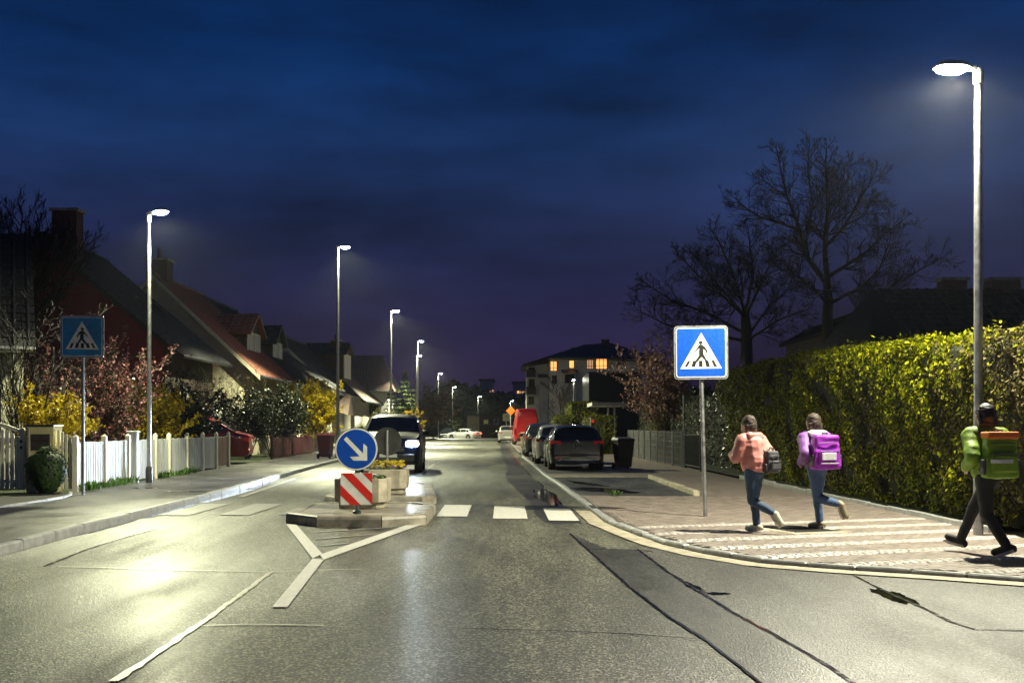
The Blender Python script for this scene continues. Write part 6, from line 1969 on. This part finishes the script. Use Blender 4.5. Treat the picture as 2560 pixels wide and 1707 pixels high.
        z.add(vs, [tuple(range(7, -1, -1)), tuple(range(8, 16))] + [(i, (i + 1) % 8, 8 + (i + 1) % 8, 8 + i) for i in range(8)]).build('sole', M['sole'], sh, fix=True)
    for ex in extras:
        ex(t, J0, k, S).rotation_euler = (0, 0, R(twist))
    return t

M['skin'] = mat('skin', (.50, .30, .22), .5, var=.08)
M['lip'] = mat('lip', (.35, .12, .10), .5, var=.1)
M['sole'] = mat('sole', (.55, .50, .45), .7, var=.15)
M['jk_pink'] = mat('jk_pink', (.56, .215, .19), .55, var=.12, scale=9, bump=.4, bscale=25, bdist=.01)
M['jk_grey'] = mat('jk_grey', (.10, .105, .12), .6, var=.2, scale=9, bump=.4, bscale=25, bdist=.01)
M['jk_purple'] = mat('jk_purple', (.16, .05, .24), .6, var=.2, scale=9, bump=.4, bscale=25, bdist=.01)
M['jk_green'] = mat('jk_green', (.17, .30, .006), .6, var=.12, scale=9, bump=.4, bscale=25, bdist=.01)
M['denim'] = mat('denim', (.035, .065, .125), .8, var=.2, scale=30, bump=.3, bscale=200, bdist=.001)
M['denim_pale'] = mat('denim_pale', (.05, .09, .19), .8, var=.2, scale=30, bump=.3, bscale=200, bdist=.001)
M['cloth_black'] = mat('cloth_black', (.012, .012, .013), .8, var=.2, scale=12)
M['hair_brown'] = mat('hair_brown', (.040, .024, .017), .7, var=.3, scale=60, stretch=(1, 1, .08), bump=.5, bscale=150, bdist=.003)
M['hair_dark'] = mat('hair_dark', (.014, .010, .009), .5, var=.3, scale=60, stretch=(1, 1, .08), bump=.5, bscale=150, bdist=.003)
M['scarf'] = mat('scarf', (.45, .44, .46), .8, var=.25, scale=25)
M['pack_purple'] = mat('pack_purple', (.33, .025, .50), .55, var=.12, scale=10, bump=.3, bscale=60)
M['pack_grey'] = mat('pack_grey', (.06, .06, .07), .6, var=.15, scale=10, bump=.3, bscale=60)
M['shoe_pale'] = mat('shoe_pale', (.48, .47, .36), .6, var=.12)
M['shoe_tan'] = mat('shoe_tan', (.24, .20, .13), .6, var=.15)
M['reflect'] = mat('reflect', (.80, .78, .84), .3, .2, var=.05)
M['orange_cloth'] = mat('orange_cloth', (.72, .16, .012), .6, var=.12, scale=20)

RUN = dict(pelvis=(0, 0, .84), chest=(0, .05, 1.14), neck=(0, .08, 1.285), head=(0, .11, 1.405), face=(-.02, .3, 1.395),
           hip_r=(.08, 0, .80), knee_r=(.085, .045, .44), ankle_r=(.08, .0, .072), toe_r=(.08, .145, .040),
           hip_l=(-.08, 0, .80), knee_l=(-.085, -.05, .43), ankle_l=(-.09, -.40, .34), toe_l=(-.09, -.46, .20),
           sho_r=(.165, .06, 1.215), elb_r=(.23, .12, .99), wri_r=(.14, .30, 1.02), sho_l=(-.165, .06, 1.215), elb_l=(-.235, -.13, 1.01), wri_l=(-.21, .06, .90))
RUN2 = dict(RUN, knee_l=(-.085, -.02, .42), ankle_l=(-.09, -.36, .26), toe_l=(-.09, -.45, .14), elb_r=(.23, -.10, 1.0), wri_r=(.20, .08, .90), elb_l=(-.23, .10, .99), wri_l=(-.13, .28, 1.03))
STRIDE = dict(RUN, pelvis=(0, 0, .82), chest=(0, .02, 1.13), neck=(0, .04, 1.28), head=(0, .06, 1.40), face=(0, .3, 1.38),
              hip_r=(.08, 0, .79), knee_r=(.085, .20, .46), ankle_r=(.085, .34, .12), toe_r=(.085, .48, .15),
              hip_l=(-.08, 0, .79), knee_l=(-.085, -.02, .43), ankle_l=(-.085, -.24, .10), toe_l=(-.085, -.10, .042))

def scarf(t, J, k, S):
    m = MB(); c = J['neck'] - S((0, .0, .005))
    pts = [c + Vector((math.cos(a) * .085, math.sin(a) * .085, .02 * math.sin(a * 2))) * k for a in np.linspace(0, 6.28, 14)]
    m.tube(pts, .038 * k, 8); m.capsule(c + S((.02, -.08, -.02)), c + S((.06, -.15, -.10)), .045 * k, .03 * k)
    return bake(m, 'scarf', M['scarf'], t, .011 * k, 3, .008, 14, 2)
def pack(m_body, w, h, d, extra=None, hang=0.0, xo=0.0):
    def f(t, J, k, S):
        c = (J['chest'] + J['pelvis']) / 2 + S((xo, -.15 - d / 2, .05 + hang))
        q = MB()
        q.box(c.x - w / 2 * k, c.x + w / 2 * k, c.y - d / 2 * k, c.y + d / 2 * k, c.z - h / 2 * k, c.z + h / 2 * k, None, .86)
        p = bake(q, 'backpack', m_body, t, .012 * k, 30, .012, 10, 4)
        q = MB(); q.box(c.x - w * .36 * k, c.x + w * .36 * k, c.y - (d / 2 + .045) * k, c.y - (d / 2 - .03) * k, c.z - h * .36 * k, c.z + h * .02 * k)
        bake(q, 'front_pocket', m_body, p, .012 * k, 5)
        for s_ in (-1, 1):
            q = MB().box(c.x + s_ * w * .46 * k - .03 * k, c.x + s_ * w * .46 * k + .03 * k, c.y - d * .35 * k, c.y + d * .3 * k, c.z - h * .42 * k, c.z - h * .08 * k)
            bake(q, 'side_pocket', M['pack_grey'], p, .011 * k, 6)
        for zz in (.03, .26):
            MB().tube([c + S((-w * .34, -d / 2 - (.042 if zz < .1 else .0), h * zz)), c + S((0, -d / 2 - (.05 if zz < .1 else .012), h * (zz + .015))), c + S((w * .34, -d / 2 - (.042 if zz < .1 else .0), h * zz))], .006 * k, 5).build('zip', M['pack_grey'], p)
        MB().tube([c + S((-.04, d * .1, h * .46)), c + S((-.03, d * .05, h * .46 + .045)), c + S((.03, d * .05, h * .46 + .045)), c + S((.04, d * .1, h * .46))], .009 * k, 6).build('grab_loop', M['pack_grey'], p)
        for s_ in (-1, 1):
            pts = [c + S((s_ * w * .32, d / 2 - .02, h * .40)), J['sho_r' if s_ > 0 else 'sho_l'] + S((-s_ * .05, 0, .085)), J['chest'] + S((s_ * .10, .165, .02)), J['pelvis'] + S((s_ * .13, .10, .12)), c + S((s_ * w * .40, d / 2 - .02, -h * .38))]
            MB().tube(pts, .018 * k, 6).build('strap', M['pack_grey'], p, True)
        if extra: extra(p, c, k, w, h, d)
        return p
    return f
def patch_white(p, c, k, w, h, d):
    MB().chbox(c.x - w * .30 * k, c.x + w * .22 * k, c.y - (d / 2 + .058) * k, c.y - (d / 2 + .035) * k, c.z - h * .22 * k, c.z - h * .02 * k, .004).build('reflective_patch', M['reflect'], p)
    MB().box(c.x - w * .32 * k, c.x + w * .32 * k, c.y - (d / 2 + .052) * k, c.y - (d / 2 + .03) * k, c.z - h * .33 * k, c.z - h * .30 * k).build('reflective_band', M['reflect'], p)
def hood(m):
    def f(t, J, k, S):
        q = MB(); c = J['neck'] + S((0, -.085, -.03))
        q.capsule(c + S((-.10, 0, .02)), c + S((.10, 0, .02)), .055 * k, .055 * k); q.capsule(c + S((-.06, -.03, -.05)), c + S((.06, -.03, -.05)), .05 * k, .05 * k)
        return bake(q, 'hood', m, t, .012 * k, 4, .012, 14, 1)
    return f
def top_band(p, c, k, w, h, d):
    q = MB().box(c.x - w * .46 * k, c.x + w * .46 * k, c.y - (d / 2 + .02) * k, c.y + d / 2 * k, c.z + h * .36 * k, c.z + h * .52 * k)
    bake(q, 'orange_flap', M['orange_cloth'], p, .012 * k, 5)
    MB().box(c.x - w * .42 * k, c.x + w * .2 * k, c.y - (d / 2 + .054) * k, c.y - (d / 2 + .03) * k, c.z - h * .16 * k, c.z - h * .08 * k).build('reflective_band', M['reflect'], p)

c1 = GP(1884, 1331, PZ); c2 = GP(2046, 1323, PZ); c3 = GP(2490, 1388, PZ)
person('child in pink jacket and dark jeans running, grey scarf and dark shoulder bag', (c1[0] + .02, c1[1] + .06, PZ), R(50), 1.50, RUN2, M['jk_pink'], M['denim'], M['hair_brown'], M['shoe_pale'], .17, M['skin'], [scarf, hood(M['jk_pink']), pack(M['pack_grey'], .24, .30, .11, None, -.10, .14)], -18)
person('child with purple backpack and blue jeans running with one leg kicked back', (c2[0], c2[1] + .06, PZ), R(48), 1.53, RUN, M['jk_purple'], M['denim_pale'], M['hair_brown'], M['shoe_tan'], .15, M['skin'], [hood(M['scarf']), pack(M['pack_purple'], .40, .46, .17, patch_white)], -34)
person('child in yellow-green jacket and black trousers striding past the hedge', (c3[0] - .06, c3[1] + .05, PZ), R(42), 1.60, STRIDE, M['jk_green'], M['cloth_black'], M['hair_dark'], M['cloth_black'], .08, M['skin'], [pack(M['jk_green'], .36, .46, .15, top_band)], -36)

# ------------------------------------------------------------------ thin night mist
HAZE = True
if HAZE:
    hz = MB().box(-3100, 3100, -60, 4100, -10, 24).build('haze', bpy.data.materials.new('haze'))
    tag(hz, 'thin night mist over the whole street', 'mist', None, 'stuff')
    hm = hz.data.materials[0]; hm.use_nodes = True
    hn = hm.node_tree.nodes
    hn.remove(hn['Principled BSDF'])
    pv = hn.new('ShaderNodeVolumePrincipled')
    pv.inputs['Color'].default_value = (.85, .9, 1, 1); pv.inputs['Density'].default_value = .00014; pv.inputs['Anisotropy'].default_value = .72
    hm.node_tree.links.new(pv.outputs[0], hn['Material Output'].inputs['Volume'])
